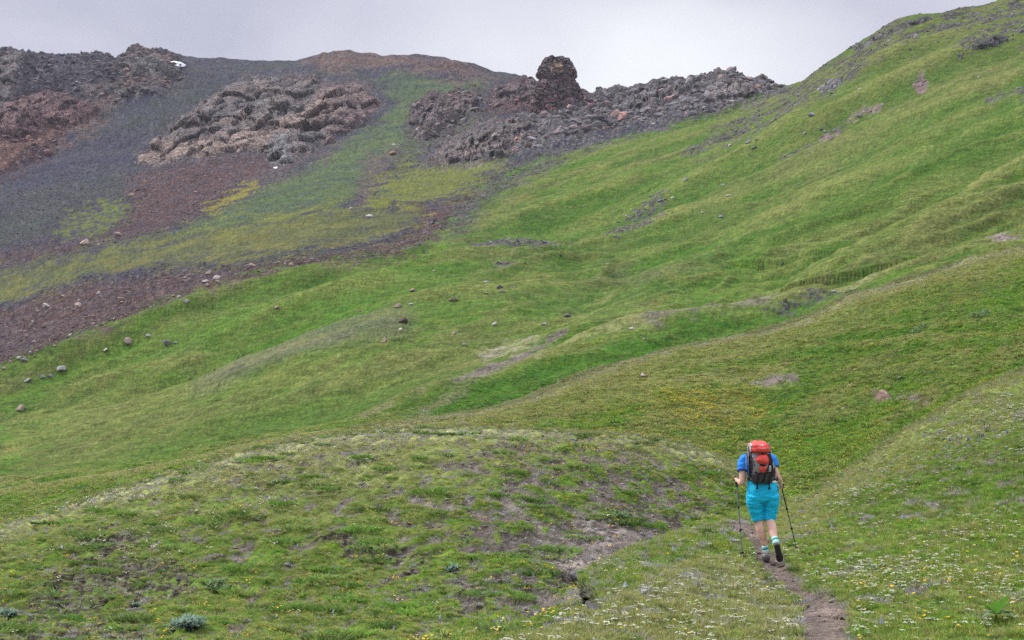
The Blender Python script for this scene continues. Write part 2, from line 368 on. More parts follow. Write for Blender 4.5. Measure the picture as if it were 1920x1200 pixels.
# base meadow
g = mixc(G_MID, G_BRIGHT, 0.5 + 0.9 * n_big + 0.4 * st3)
g = mixc(g, G_OLIVE, 0.34 + 1.15 * st1 + 0.6 * n_med)
g = mixc(g, G_DARK, -0.02 + 1.2 * st2 + 0.6 * n_fin + .5 * st3)
g = mixc(g, G_YEL, sstep(0.35, 0.75, n_med + 0.5 * n_fin) * 0.35)
lay(np.ones(len(px)), g)
FAR = 290
# light, dry crest tops: close seed heads, and crest light painted into the colour
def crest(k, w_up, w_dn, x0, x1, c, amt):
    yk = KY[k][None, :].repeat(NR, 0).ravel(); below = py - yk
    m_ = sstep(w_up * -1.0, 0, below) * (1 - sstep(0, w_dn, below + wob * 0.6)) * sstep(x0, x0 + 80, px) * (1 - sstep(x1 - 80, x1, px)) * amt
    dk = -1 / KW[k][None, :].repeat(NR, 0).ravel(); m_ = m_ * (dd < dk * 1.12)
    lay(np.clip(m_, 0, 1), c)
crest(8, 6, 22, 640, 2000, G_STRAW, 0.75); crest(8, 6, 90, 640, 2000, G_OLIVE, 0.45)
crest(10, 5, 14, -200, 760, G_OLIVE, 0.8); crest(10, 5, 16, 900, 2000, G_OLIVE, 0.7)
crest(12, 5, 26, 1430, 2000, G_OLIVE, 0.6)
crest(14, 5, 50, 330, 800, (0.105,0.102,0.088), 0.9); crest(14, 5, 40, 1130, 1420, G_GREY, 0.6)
# dark green strips behind the crests: fold shading painted into the sward
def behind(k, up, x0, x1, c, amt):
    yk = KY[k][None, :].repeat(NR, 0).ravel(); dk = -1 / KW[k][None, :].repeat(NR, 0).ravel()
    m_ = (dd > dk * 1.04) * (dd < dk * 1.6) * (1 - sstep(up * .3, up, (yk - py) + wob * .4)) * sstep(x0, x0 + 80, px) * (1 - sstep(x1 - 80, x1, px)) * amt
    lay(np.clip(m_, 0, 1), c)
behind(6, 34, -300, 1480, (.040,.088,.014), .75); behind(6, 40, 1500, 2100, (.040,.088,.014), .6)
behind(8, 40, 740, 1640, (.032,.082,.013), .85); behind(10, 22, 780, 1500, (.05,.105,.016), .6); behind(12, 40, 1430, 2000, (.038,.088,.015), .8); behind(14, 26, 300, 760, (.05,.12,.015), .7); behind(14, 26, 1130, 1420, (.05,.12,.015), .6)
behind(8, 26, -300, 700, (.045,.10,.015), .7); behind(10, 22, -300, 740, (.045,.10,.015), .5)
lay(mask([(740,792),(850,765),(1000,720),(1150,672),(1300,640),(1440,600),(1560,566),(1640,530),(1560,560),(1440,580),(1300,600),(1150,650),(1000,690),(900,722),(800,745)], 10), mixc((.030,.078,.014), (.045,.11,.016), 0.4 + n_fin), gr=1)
lay(mask([(640,660),(760,650),(800,760),(700,790),(500,810),(300,850),(60,890),(200,820),(420,760)], 60) * 0.45, G_OLIVE)
lay(mask([(1180,745),(1400,740),(1420,800),(1300,830),(1200,818)], 30) * 0.5, G_OLIVE)
lay(mask([(1240,730),(1420,735),(1440,790),(1330,800),(1230,770)], 14, 1.4) * sstep(0.0, 0.5, n_fin + n_tiny * .6) * 0.35, (0.42, 0.37, 0.05))
lay(mask([(1440,800),(1660,790),(1640,850),(1520,890),(1460,880)], 20) * 0.6, G_BRIGHT)
lay(mask([(1130,800),(1330,840),(1400,880),(1470,880),(1460,940),(1340,900),(1200,830)], 10) * sstep(0.1, 0.5, n_fin + n_tiny) * 0.25, (0.28, 0.23, 0.03))
# bright green sweeps of the right-hand hill and the hump in the middle
for P_ in ([(930,455),(1000,430),(1200,390),(1330,330),(1390,300),(1300,370),(1180,430),(1060,462)],
           [(1290,560),(1500,480),(1700,330),(1920,190),(1920,250),(1760,370),(1620,440),(1500,520),(1340,590)],
           [(520,560),(700,510),(900,490),(860,550),(640,590),(420,650),(180,690),(60,720),(300,610)],
           [(1240,540),(1400,500),(1380,560),(1260,585)], [(1040,580),(1190,560),(1180,600),(1000,640),(940,620)]):
    lay(mask(P_, 26, 1.5) * 0.55, (0.060, 0.132, 0.018))
for P_ in ([(1060,440),(1300,400),(1500,250),(1700,150),(1920,60),(1920,110),(1700,210),(1500,320),(1330,420),(1150,470)],
           [(1460,480),(1640,370),(1860,240),(1920,230),(1920,290),(1760,380),(1600,450)],
           [(1500,140),(1640,80),(1920,30),(1920,90),(1700,160),(1540,230),(1440,260)],
           [(780,640),(1000,590),(1120,600),(960,680),(820,720),(700,700)]):
    lay(mask(P_, 30, 1.6) * 0.5, G_OLIVE)
lay(mask([(1020,570),(1080,560),(1180,555),(1250,520),(1290,540),(1180,600),(1060,600)], 12, 1) * 0.3, G_GREY)
# hand-placed bands of the big sweeps: light and shade of the folds painted in
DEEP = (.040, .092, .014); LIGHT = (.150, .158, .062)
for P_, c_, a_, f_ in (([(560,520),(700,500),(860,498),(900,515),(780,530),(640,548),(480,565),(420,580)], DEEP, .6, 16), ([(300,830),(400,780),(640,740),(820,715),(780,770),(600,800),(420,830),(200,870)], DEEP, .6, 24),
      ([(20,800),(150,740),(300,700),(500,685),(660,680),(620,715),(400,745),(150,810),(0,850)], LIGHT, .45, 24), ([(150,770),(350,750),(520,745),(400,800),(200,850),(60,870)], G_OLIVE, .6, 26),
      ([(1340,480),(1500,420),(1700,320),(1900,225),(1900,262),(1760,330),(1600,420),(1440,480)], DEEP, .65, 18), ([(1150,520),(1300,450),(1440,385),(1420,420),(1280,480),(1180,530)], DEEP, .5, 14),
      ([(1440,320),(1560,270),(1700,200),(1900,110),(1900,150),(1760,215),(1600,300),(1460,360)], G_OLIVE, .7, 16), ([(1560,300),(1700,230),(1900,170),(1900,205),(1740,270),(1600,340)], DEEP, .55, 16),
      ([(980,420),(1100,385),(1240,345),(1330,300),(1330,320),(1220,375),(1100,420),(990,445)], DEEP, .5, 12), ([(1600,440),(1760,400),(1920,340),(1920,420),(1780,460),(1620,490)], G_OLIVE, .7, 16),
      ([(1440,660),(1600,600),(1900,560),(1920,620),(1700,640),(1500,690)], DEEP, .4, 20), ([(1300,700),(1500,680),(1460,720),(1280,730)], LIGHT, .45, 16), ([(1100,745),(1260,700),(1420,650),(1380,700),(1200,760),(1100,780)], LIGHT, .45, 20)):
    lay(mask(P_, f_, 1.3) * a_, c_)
def line_d(pts):
    best = np.full(len(px), 1e9); side = np.zeros(len(px))
    for (x1, y1), (x2, y2) in zip(pts[:-1], pts[1:]):
        ex, ey = x2 - x1, y2 - y1; t = np.clip(((px - x1) * ex + (py - y1) * ey) / (ex * ex + ey * ey), 0, 1)
        d_ = np.hypot(px - x1 - t * ex, py - y1 - t * ey); side = np.where(d_ < best, np.sign(py - y1 - t * ey), side); best = np.minimum(best, d_)
    return best, side
bump_add = np.zeros(len(px))
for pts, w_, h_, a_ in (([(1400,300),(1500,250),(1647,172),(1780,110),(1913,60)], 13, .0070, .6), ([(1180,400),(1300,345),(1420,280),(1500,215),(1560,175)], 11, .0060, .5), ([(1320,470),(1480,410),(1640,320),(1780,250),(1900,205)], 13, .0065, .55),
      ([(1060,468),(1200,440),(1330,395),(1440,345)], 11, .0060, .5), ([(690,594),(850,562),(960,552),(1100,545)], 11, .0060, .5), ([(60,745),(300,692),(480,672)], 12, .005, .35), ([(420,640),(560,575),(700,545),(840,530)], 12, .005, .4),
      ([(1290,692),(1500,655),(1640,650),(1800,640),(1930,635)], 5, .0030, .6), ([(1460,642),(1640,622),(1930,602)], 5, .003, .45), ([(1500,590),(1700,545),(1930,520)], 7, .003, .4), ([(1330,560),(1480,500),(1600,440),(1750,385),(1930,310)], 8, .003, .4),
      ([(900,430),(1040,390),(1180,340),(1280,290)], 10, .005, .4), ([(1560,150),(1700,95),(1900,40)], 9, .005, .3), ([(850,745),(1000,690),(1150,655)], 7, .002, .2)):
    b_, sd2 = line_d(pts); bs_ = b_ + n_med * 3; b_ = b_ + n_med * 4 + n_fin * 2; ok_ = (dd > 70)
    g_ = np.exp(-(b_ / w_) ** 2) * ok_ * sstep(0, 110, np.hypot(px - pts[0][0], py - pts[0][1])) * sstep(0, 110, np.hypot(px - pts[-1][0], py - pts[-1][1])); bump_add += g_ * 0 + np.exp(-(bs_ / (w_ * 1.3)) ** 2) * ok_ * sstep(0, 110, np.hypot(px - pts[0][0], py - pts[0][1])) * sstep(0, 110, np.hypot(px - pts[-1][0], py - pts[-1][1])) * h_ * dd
    lay(np.clip(g_ * a_, 0, 1), LIGHT); lay(np.clip(np.exp(-((b_ - 2.0 * w_) / (1.1 * w_)) ** 2) * (sd2 > 0) * ok_ * a_ * 1.1, 0, 1), DEEP)  # fold shading as colour: crest painted lighter, the side below it darker
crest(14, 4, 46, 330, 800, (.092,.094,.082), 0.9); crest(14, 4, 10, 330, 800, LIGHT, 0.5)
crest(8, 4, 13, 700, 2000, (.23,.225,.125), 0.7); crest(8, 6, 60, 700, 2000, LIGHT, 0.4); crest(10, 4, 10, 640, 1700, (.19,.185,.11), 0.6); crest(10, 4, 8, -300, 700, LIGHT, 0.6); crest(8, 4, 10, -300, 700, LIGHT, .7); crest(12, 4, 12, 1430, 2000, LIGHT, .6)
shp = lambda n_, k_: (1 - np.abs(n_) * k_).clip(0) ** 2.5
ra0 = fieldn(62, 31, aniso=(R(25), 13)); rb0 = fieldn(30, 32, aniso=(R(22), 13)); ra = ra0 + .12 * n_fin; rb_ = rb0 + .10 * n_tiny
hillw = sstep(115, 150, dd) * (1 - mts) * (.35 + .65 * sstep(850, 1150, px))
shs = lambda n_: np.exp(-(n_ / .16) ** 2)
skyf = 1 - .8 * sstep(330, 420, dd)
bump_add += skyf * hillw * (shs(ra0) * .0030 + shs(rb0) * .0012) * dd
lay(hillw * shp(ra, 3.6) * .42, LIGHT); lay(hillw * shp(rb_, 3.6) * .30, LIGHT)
lay(hillw * sstep(.10, .30, ra) * (1 - sstep(.34, .6, ra)) * .50, DEEP); lay(hillw * sstep(.10, .28, rb_) * (1 - sstep(.3, .5, rb_)) * .3, DEEP)  # streak crests painted light and their flanks deep, relief shading in the colour
# stony ground high on the right-hand hill
hr = mask([(1460,172),(1560,112),(1640,58),(1740,18),(1960,-30),(1960,70),(1860,60),(1760,70),(1640,120),(1560,170),(1480,220),(1380,260),(1300,300),(1290,280),(1400,215)], 14, 1.5)
rs = sstep(-.12, 0.22, st2 * 0.8 + n_fin * 0.7 + 0.05)
lay(hr * 0.5, G_OLIVE); lay(hr * rs * 0.85, mixc(ROCK_G, (0.12, 0.115, 0.10), n_fin + .5), 1, 0.05, 0)
for P_ in ([(1540,160),(1600,130),(1612,136),(1560,175),(1530,182)], [(1400,240),(1480,205),(1520,180),(1470,225),(1400,262)],
           [(1780,95),(1860,60),(1920,40),(1920,62),(1850,90),(1790,108)], [(1840,190),(1920,160),(1920,182),(1850,198)],
           [(1470,300),(1540,255),(1580,235),(1560,258),(1490,300)], [(1180,405),(1240,370),(1250,378),(1200,410)],
           [(1130,455),(1230,410),(1240,418),(1160,462)], [(1440,585),(1520,560),(1600,545),(1590,555),(1480,585)]):
    lay(mask(P_, 5, 1.0) * sstep(-0.35, 0.15, n_fin + n_tiny) * 0.85, mixc(ROCK_G, (0.13,0.125,0.12), n_fin + .5), 1, 0.0, 0)
lay(mask([(1590,222),(1620,210),(1650,204),(1640,212),(1612,224),(1590,230)], 4, .5), (0.26, 0.2, 0.18), .6, 0, 0)
lay(mask([(1534,262),(1556,252),(1570,250),(1550,264)], 3, .5), (0.24, 0.18, 0.16), .6, 0, 0)
lay(mask([(1715,165),(1730,150),(1738,158),(1726,175)], 3, .5), (0.2, 0.15, 0.14), .6, 0, 0)
# the crest path that climbs from the hollow, bare earth
lay(mask([(840,722),(870,706),(930,685),(1000,655),(1060,634),(1020,656),(950,684),(900,706),(860,728)], 4, .4), (.175,.152,.128), .3, 0, .1)
lay(mask([(1200,598),(1300,584),(1460,562),(1440,576),(1320,592),(1220,610)], 6, .8) * .6, (.175,.152,.128), .5, 0, .3)
lay(mask([(760,782),(850,735),(900,712),(880,728),(800,775)], 8, .8) * .45, (.175,.152,.128), .4, 0, .4)

# ---- the mountain side: everything beyond the meadow hump
mt = mask([(-900,688),(0,690),(100,642),(200,604),(300,567),(400,535),(480,510),(560,492),(640,482),(760,467),(830,420),(880,360),(950,330),(1010,300),(1160,262),(1300,225),(1463,170),(1500,0),(1400,-200),(-900,-200)], 5, .5, dmin=270)
base = mixc(SCREE_B, (0.066, 0.062, 0.072), 0.5 + n_big + 0.6 * st1)
base = mixc(base, SCREE_GR, sstep(-0.1, 0.6, st3 + 0.4 * n_med) * 0.55)
MTP_ = [(-900,688),(0,690),(100,642),(200,604),(300,567),(400,535),(480,510),(560,492),(640,482),(760,467),(830,420),(880,360),(950,330),(1010,300),(1160,262),(1300,225),(1463,170),(1500,0),(1400,-200),(-900,-200)]
lay(mt, base, None, None, 0); rock = rock * (1 - mts) + .55 * mts; relief = relief * (1 - mts) + .12 * mts
M_ = 270
def far(P_, c, fe=10, wb=1.0, amt=1.0, rk=.5, rl=.12, gr=0):
    global relief, rock
    m1 = mask(P_, fe + 6, wb * .6, dmin=M_ - 1) * amt; lay(mask(P_, fe, wb, dmin=M_) * amt, c, None, None, gr); relief = relief * (1 - m1) + rl * m1
    rock = rock * (1 - m1) + rk * m1
far([(410,400),(480,345),(600,290),(715,225),(745,190),(690,160),(730,128),(830,142),(930,165),(860,190),(775,215),(765,260),(740,300),(700,350),(640,395),(540,415),(430,435),(330,450),(200,470),(320,430)], mixc((0.058,0.082,0.060), (0.075,0.105,0.050), .5 + st1 + n_med), 14, 1.4, 1, .3)
far([(760,240),(900,200),(900,240),(830,265),(790,300),(740,330)], mixc((0.085,0.085,0.075), (0.075,0.1,0.05), .5+n_med), 10, 1.2, .8)
far([(-50,400),(200,330),(330,300),(250,380),(100,430),(-50,470)], (0.06,0.07,0.062), 25, 1.5, .5)
far([(330,150),(640,140),(720,120),(690,160),(560,150),(400,190),(330,240),(280,260),(270,190)], (0.055,0.062,0.062), 20, 1.2, .7)
far([(-50,495),(60,470),(150,380),(260,330),(240,400),(120,460),(-50,510)], (0.052,0.048,0.060), 18, 1, .6)
# brown top of the ridge
far([(560,112),(650,96),(760,104),(850,112),(900,132),(930,150),(860,150),(780,140),(700,130),(600,140)], mixc(ROCK_B, (0.15,0.1,0.085), n_fin + .5), 10, 1, .9, .8, .25)
# red earth at the upper left
far([(-300,190),(0,180),(70,175),(130,180),(180,205),(165,240),(90,290),(0,335),(-300,400)], mixc(SCREE_R, (0.075,0.05,0.055), n_fin + .5), 12, 1.3, .95, 1, .5)
far([(-300,95),(0,100),(60,108),(230,108),(300,98),(330,112),(350,150),(300,170),(240,190),(190,215),(120,190),(0,185),(-300,190)], mixc((0.085,0.075,0.080), (0.055,0.05,0.058), n_fin + .6), 14, 1.2, .9, 1, .6)
far([(170,200),(200,165),(290,150),(330,145),(300,160),(220,185),(180,250),(120,270)], (0.13,0.095,0.08), 8, 1.4, .7, 1, .3)
far([(225,118),(265,100),(318,108),(332,140),(290,148),(240,142)], mixc((0.14,0.1,0.095), (0.09,0.08,0.08), n_fin*1.5 + .5), 5, .8, .9, 1, .6)
far([(-40,300),(40,265),(100,240),(90,265),(0,318),(-40,330)], (0.16,0.09,0.07), 8, 1, .6, 1, .2)
# red-brown scree under the crag and the long mauve tongues
far([(245,335),(300,308),(420,288),(520,285),(610,290),(540,325),(440,368),(380,402),(300,440),(210,455),(150,472),(60,492),(-60,512),(-60,492),(120,458),(210,430),(240,385)], mixc(SCREE_R, SCREE_P, .5 + n_med), 16, 1.6, 1, .8, .15)
far([(-300,640),(-60,575),(0,575),(60,560),(150,532),(300,508),(450,498),(520,488),(640,468),(740,445),(790,415),(700,398),(720,385),(800,375),(870,360),(905,345),(880,390),(840,430),(780,470),(640,490),(540,505),(400,545),(200,620),(0,700),(-300,800)], mixc(mixc(SCREE_P, SCREE_R, .4 + n_med), (.15,.125,.11), sstep(0,.6,n_fin)*.5), 9, 1.3, 1, .8, .15)
far([(830,440),(860,380),(960,318),(1060,272),(1200,238),(1180,250),(1060,300),(960,350),(900,400),(860,450)], mixc((0.10,0.092,0.105),(0.085,0.095,0.06), .3 + n_fin), 8, 1.4, .75, .8, .15)
far([(420,350),(560,290),(640,270),(560,320),(470,362)], (0.1,0.085,0.09), 8, 1, .6)
far([(690,290),(740,285),(700,390),(660,400)], (0.12,0.075,0.085), 12, 1.2, .55)
# olive and yellow-green tongues between them
yg = mixc((0.088,0.100,0.038), (0.130,0.130,0.034), sstep(-.2, .6, n_med + st2))
far([(-300,520),(-40,520),(60,500),(180,468),(340,440),(480,412),(600,392),(720,384),(800,392),(780,425),(720,448),(600,462),(450,488),(300,502),(150,525),(60,552),(0,568),(-300,640)], yg, 15, 1.6, .80, .15, 0, .5)
far([(110,440),(140,405),(200,375),(245,382),(235,415),(190,440),(130,446)], mixc((0.10,0.13,0.02), SCREE_B, sstep(-.2, .4, -n_fin)), 8, 1.3, .8, .2, 0)
far([(380,392),(440,362),(475,345),(480,352),(440,375),(392,400)], (0.20,0.18,0.02), 4, .8, .8, .2, 0)
far([(700,350),(760,320),(800,312),(900,303),(960,298),(900,340),(860,365),(800,378),(720,388),(680,385)], mixc((0.10,0.118,0.035), (0.125,0.135,0.03), n_med + .5), 10, 1.3, .85, .15, 0, .5)
far([(840,300),(1000,240),(1010,262),(940,310),(880,330)], (0.1,0.125,0.03), 8, 1, .6, .15, 0)
# grey blockfield of the ridge right of the tower and the red mound left of it
blk = mixc((0.085,0.080,0.090), (0.155,0.142,0.142), .45 + n_fin * .9 + n_tiny * .5)
far([(800,302),(812,282),(850,262),(900,236),(1000,215),(1100,196),(1130,172),(1200,158),(1260,145),(1400,140),(1470,168),(1430,182),(1380,204),(1300,222),(1200,240),(1100,262),(1000,292),(900,300),(830,312)], blk, 7, 1.1, 1, 1, .5)
far([(800,302),(812,282),(900,236),(990,222),(960,290),(900,300),(830,312)], (0.165,0.125,0.115), 8, 1.2, .55)
far([(930,165),(1000,148),(1096,172),(1110,200),(1040,215),(960,212),(900,215),(910,190)], mixc(SCREE_R, (0.085,0.06,0.066), n_fin + .5), 6, 1, .95, 1, .4)
far([(770,232),(770,205),(800,190),(860,180),(900,180),(920,200),(880,225),(840,250),(800,268),(780,258)], mixc((0.13,0.095,0.09), (0.085,0.07,0.075), n_fin + .5), 7, 1.2, .9, 1, .8)
far([(255,300),(300,255),(390,190),(470,150),(590,145),(700,160),(716,205),(660,240),(560,290),(420,292),(300,312)], mixc(ROCK_B, ROCK_G, n_fin + .5), 8, 1, 1, 1, .3)
# grey pockets in the meadow near the hump
for P_ in ([(870,457),(960,455),(1075,463),(1040,468),(900,465)], [(920,492),(975,486),(970,494),(930,498)]):
    lay(mask(P_, 4, .7), (0.12,0.11,0.12), .8, 0, 0)
lay(mask([(1120,520),(1210,512),(1230,522),(1150,535),(1100,532)], 10, 1) * .35, SCREE_P)
lay(mask([(900,660),(1000,640),(1010,650),(910,675)], 10, 1) * .4, SOIL)

# ---- near ground: tufts with earth showing between them (world-sized)
pr = pos.copy()
near = 1 - sstep(48, 75, dd)
cl = perlin(pr * (1/0.34, 1/0.40, 1/0.34)) * .95 + perlin(pr / 0.14 + 9) * .35 + perlin(pr / 2.6 + 4) * .22
isknoll = np.clip(mask([(-900,1500),(-900,1300),(-300,1062),(0,985),(150,945),(300,895),(400,865),(520,835),(640,815),(760,806),(900,803),(1050,807),(1200,822),(1330,851),(1400,884),(1430,930),(1340,975),(1220,1010),(1080,1085),(1100,1150),(1000,1190),(920,1210),(900,1500)], 6, .3, dmax=58), 0, 1)
# share of earth grows towards the gully
px_, py_ = px, py
bare_dir = sstep(430, 40, np.hypot((px_ - 1060) * 1.0 + (py_ - 1000) * .25, (py_ - 1000) * 1.25))
dry = sstep(700, 0, np.hypot(px_ - 560, (py_ - 830) * 3.2))
gk = mixc(G_MID, G_BRIGHT, .35 + .5 * cl); gk = mixc(gk, G_OLIVE, .30 + .5 * dry + n_med * .5 - bare_dir * .3); gk = mixc(gk, G_STRAW, dry * .35 + .2 * n_fin)
gk = gk * 1.18; lay(isknoll * near, gk)
bm = sstep(0.12, -0.10, cl - (bare_dir * .50 - .38) - .12 * sstep(0.2, .8, n_big))
lay(isknoll * near * bm * .9, mixc(SOIL, SOILD, .5 + n_fin * .8 + n_tiny * .5), .55, 0, 0)
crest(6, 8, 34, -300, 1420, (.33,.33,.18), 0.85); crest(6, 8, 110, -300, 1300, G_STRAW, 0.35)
# stony bare patches at the lower left
for P_ in ([(40,1170),(60,1110),(110,1080),(200,1050),(330,1060),(380,1090),(330,1120),(220,1120),(160,1150),(110,1165)], [(-40,1220),(0,1175),(90,1180),(190,1170),(270,1190),(300,1220)],
           [(160,1015),(180,1000),(250,1000),(258,1020),(215,1036),(170,1030)], [(600,1010),(640,1000),(760,1030),(800,1060),(700,1050)], [(860,1115),(900,1095),(925,1130),(900,1160)]):
    lay(mask(P_, 12, 1.4, dmax=58) * sstep(-.25, .12, n_fin + n_tiny * .7) * .9, mixc(SOIL, (0.075,0.055,0.052), .5 + n_tiny + n_fin), .8, 0, 0)
# bare earth above the creek
gul = mask([(1085,1085),(1060,1070),(1040,1040),(1070,1000),(1085,975),(1130,985),(1160,980),(1200,1000),(1235,1000),(1225,1012),(1150,1052)], 10, .9, dmin=21, dmax=58)
lay(gul * sstep(-.75, -.35, cl + bare_dir * -.1), mixc((0.46,0.395,0.345), SOILD, sstep(.0, .6, n_fin * .7 + n_tiny * .6)), .5, 0, 0)
lay(mask([(930,960),(1000,890),(1010,880),(1000,920),(1010,980),(1060,1010),(1040,1040),(990,1000)], 12, 1.3, dmin=20, dmax=58) * sstep(.25, -.1, cl) * .8, SOIL, .4, 0, 0)
# near right slope and the bank of the gully
isR = (1 - isknoll) * (dd < 47)
gr_ = mixc(G_MID, G_BRIGHT, .5 + cl * .5); gr_ = mixc(gr_, G_OLIVE, .3 + n_med * .8 + .3 * n_big)
lay(isR, gr_ * 1.2)
lay(isR * mask([(900,1215),(1000,1178),(1130,1122),(1260,1058),(1330,1040),(1430,1070),(1500,1150),(1480,1230),(900,1290)], 14, 1) * .55, G_STRAW)
lay(isR * mask([(1420,1000),(1560,900),(1700,810),(1920,690),(2000,650),(2000,790),(1920,800),(1760,850),(1600,930),(1480,1010)], 22, 1.2) * .3, G_STRAW)
lay(isR * mask([(1560,950),(1700,880),(1920,800),(2000,780),(2000,960),(1800,960),(1620,1000)], 24, 1.2) * .4, G_DARK)
lay(isR * sstep(.28, .5, -cl + .15 * n_big) * .75, mixc(SOIL, SOILD, .7 + n_fin), .5, 0, .2)
bank = mask([(1075,1088),(1150,1047),(1220,1011),(1290,992),(1340,976),(1370,985),(1390,1030),(1300,1046),(1200,1090),(1130,1125),(1110,1140)], 6, .5, dmax=30)
bst = fieldn(9, 9, aniso=(R(-35), 4))
lay(bank * .9, mixc((0.05,0.098,0.020), (0.085,0.135,0.022), .5 + cl)); lay(bank * sstep(.1, .45, bst + .2 * n_fin) * .6, SOIL, .5, 0, .2)
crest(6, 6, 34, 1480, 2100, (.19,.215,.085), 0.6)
# damp dark creek bed
creek = mask([(1056,1076),(1092,1084),(1116,1102),(1128,1136),(1122,1154),(1100,1156),(1086,1122),(1072,1096),(1046,1086)], 4, .4, dmin=13.3, dmax=30)
lay(creek, mixc((0.045,0.036,0.03), (0.10,0.085,0.075), .4 + n_tiny), .8, 0, 0)
# trodden path
PATH = [[(1502,1212),(1500,1160),(1506,1132),(1528,1120),(1560,1122),(1590,1130),(1594,1160),(1588,1212)],
        [(1504,1130),(1484,1112),(1456,1096),(1440,1080),(1440,1064),(1474,1062),(1496,1086),(1520,1106),(1552,1122)],
        [(1420,1058),(1408,1030),(1398,1005),(1372,988),(1355,979),(1376,971),(1400,976),(1420,990),(1436,1010),(1444,1038),(1472,1052),(1478,1062),(1455,1072),(1438,1070)]]
pathm = np.zeros(len(px))
for P_ in PATH: pathm = np.maximum(pathm, mask(P_, 3.5, .45, dmax=27))
path_soft = np.maximum(pathm, mask([(1440,1060),(1475,1058),(1500,1100),(1560,1120),(1520,1140),(1470,1105),(1440,1085)], 10, .8, dmax=27) * .85)
lay(path_soft, mixc((0.33,0.265,0.225), (0.20,0.155,0.13), .4 + n_tiny * .6 + n_fin * .7), .35, 0, 0)
# open earth on the middle slope
for P_ in ([(1410,724),(1440,712),(1490,706),(1498,712),(1470,722),(1430,726)], [(1640,742),(1690,746),(1740,756),(1700,754),(1650,750)], [(1850,452),(1880,446),(1915,446),(1900,454),(1862,458)]):
    lay(mask(P_, 3.5, .5, dmin=40), (0.24,0.195,0.175), .4, 0, 0)

# ------------------------------------------------------------------ relief of the surface
disp = np.zeros(len(px))
for Lw in (0.25, 0.5, 1.0, 2.0, 4.0, 8.0, 16.0, 32.0, 64.0):
    pxs = Lw * FX / dd                                  # its size in photograph pixels
    w_ = sstep(5, 12, pxs) * (1 - sstep(120, 300, pxs))
    n1 = perlin(pr / Lw + Lw); n2 = perlin(pr * (1, .6, 1) / Lw * 1.1 + 40 + Lw)
    amp = Lw * (0.030 + 0.012 * (dd > 60))
    rg = (0.5 - np.abs(n2) * 1.6)
    disp += w_ * (amp * n1 * (1 - relief) + relief * Lw * 0.34 * rg)
disp += near * (1 - pathm) * np.clip(cl, -.5, .8) * (.05 + .07 * isknoll)
# gentle fall-line ribs on the grassy hillsides
rib = fieldn(46, 11, aniso=(R(23), 8)); rib2 = fieldn(18, 12, aniso=(R(21), 8))
fold = fieldn(110, 21, aniso=(R(25), 9)); disp += skyf * (dd > 120) * (1 - mts) * fold * .0058 * dd
disp += skyf * (dd > 95) * (1 - mts) * (rib * 0.0050 + rib2 * .0018) * dd
# sheep terraces on the middle slope
ter = mask([(1150,700),(1500,610),(1920,480),(2100,450),(2100,690),(1900,690),(1640,840),(1400,860),(1200,810)], 60, 1)
tz = (pr[:, 2] - 0.11 * pr[:, 0]) / 1.15 + perlin(pr / 9) * 1.2 + perlin(pr / 3.5) * .35
disp += ter * .17 * (np.abs((tz % 1) - .5) * 2) ** 1.5
disp += bump_add
disp *= sstep(6, 14, dd)
disp -= pathm * .03 + creek * .18
pos[:, 2] += disp

# the sward is a stronger green than the painted mixtures, with a grain of its own
gw = ((1 - np.clip(rock * 1.6, 0, 1)) * np.clip(col[:, 1] / np.maximum(col[:, 0], .01) - .95, 0, .12) / .12)[:, None]
col = col * (1 + gw * (np.array((1.14, 1.16, .84)) - 1))
grain = rng.normal(0, 1, len(px)) * sstep(70, 160, dd)
col *= (1 + (.13 + .10 * rock) * grain).clip(.5, 1.7)[:, None]

idx = np.arange(NR * NC).reshape(NR, NC)
F = np.stack([idx[:-1, :-1].ravel(), idx[:-1, 1:].ravel(), idx[1:, 1:].ravel(), idx[1:, :-1].ravel()], 1)
def cut(name, sel):
    f = F[sel]; u, inv = np.unique(f, return_inverse=True)
    o = mesh_obj(name, pos[u], inv.reshape(f.shape), M_TER, smooth=True)
    at = o.data.attributes.new('col', 'FLOAT_COLOR', 'POINT')
    at.data.foreach_set('color', np.concatenate([np.clip(col[u], 0.004, 1), np.ones((len(u), 1))], 1).astype(np.float32).ravel())
    ar = o.data.attributes.new('rock', 'FLOAT', 'POINT'); ar.data.foreach_set('value', rock[u].astype(np.float32))
    o['kind'] = 'structure'
    return o
fc = F[:, 0]
fp = pathm[F].mean(1) > .5; fd = dd[fc]; fk = isknoll[fc] > .5; fm = mt[fc] > .5; fcr = creek[F].mean(1) > .5
s_path = fp; s_creek = fcr & ~fp
s_kn = (fd < 56) & fk & ~s_path & ~s_creek; s_rs = (fd < 52) & ~s_kn & ~s_path & ~s_creek
s_mt = fm & ~s_kn & ~s_rs
s_md = ~(s_path | s_creek | s_kn | s_rs | s_mt)
T_path = cut('path', s_path); T_creek = cut('creek_bed', s_creek); T_kn = cut('grassy_knoll', s_kn)
T_rs = cut('near_slope', s_rs); T_mt = cut('mountain', s_mt); T_md = cut('hillside', s_md)
bvh = BVHTree.FromPolygons(pos.tolist(), F.tolist())
ORG = Vector((0, 0, CAMZ))
def hit(x, y):
    v = Vector(((x - 960) / FX, 1, (HOR - y) / FX)).normalized()
    p, n, i, d = bvh.ray_cast(ORG, v)
    if p is None: return None
    if n.z < 0: n = -n
    return p, n, i
def ground(x, y, z0=400):
    p, n, i, d = bvh.ray_cast(Vector((x, y, z0)), Vector((0, 0, -1)))
    return p
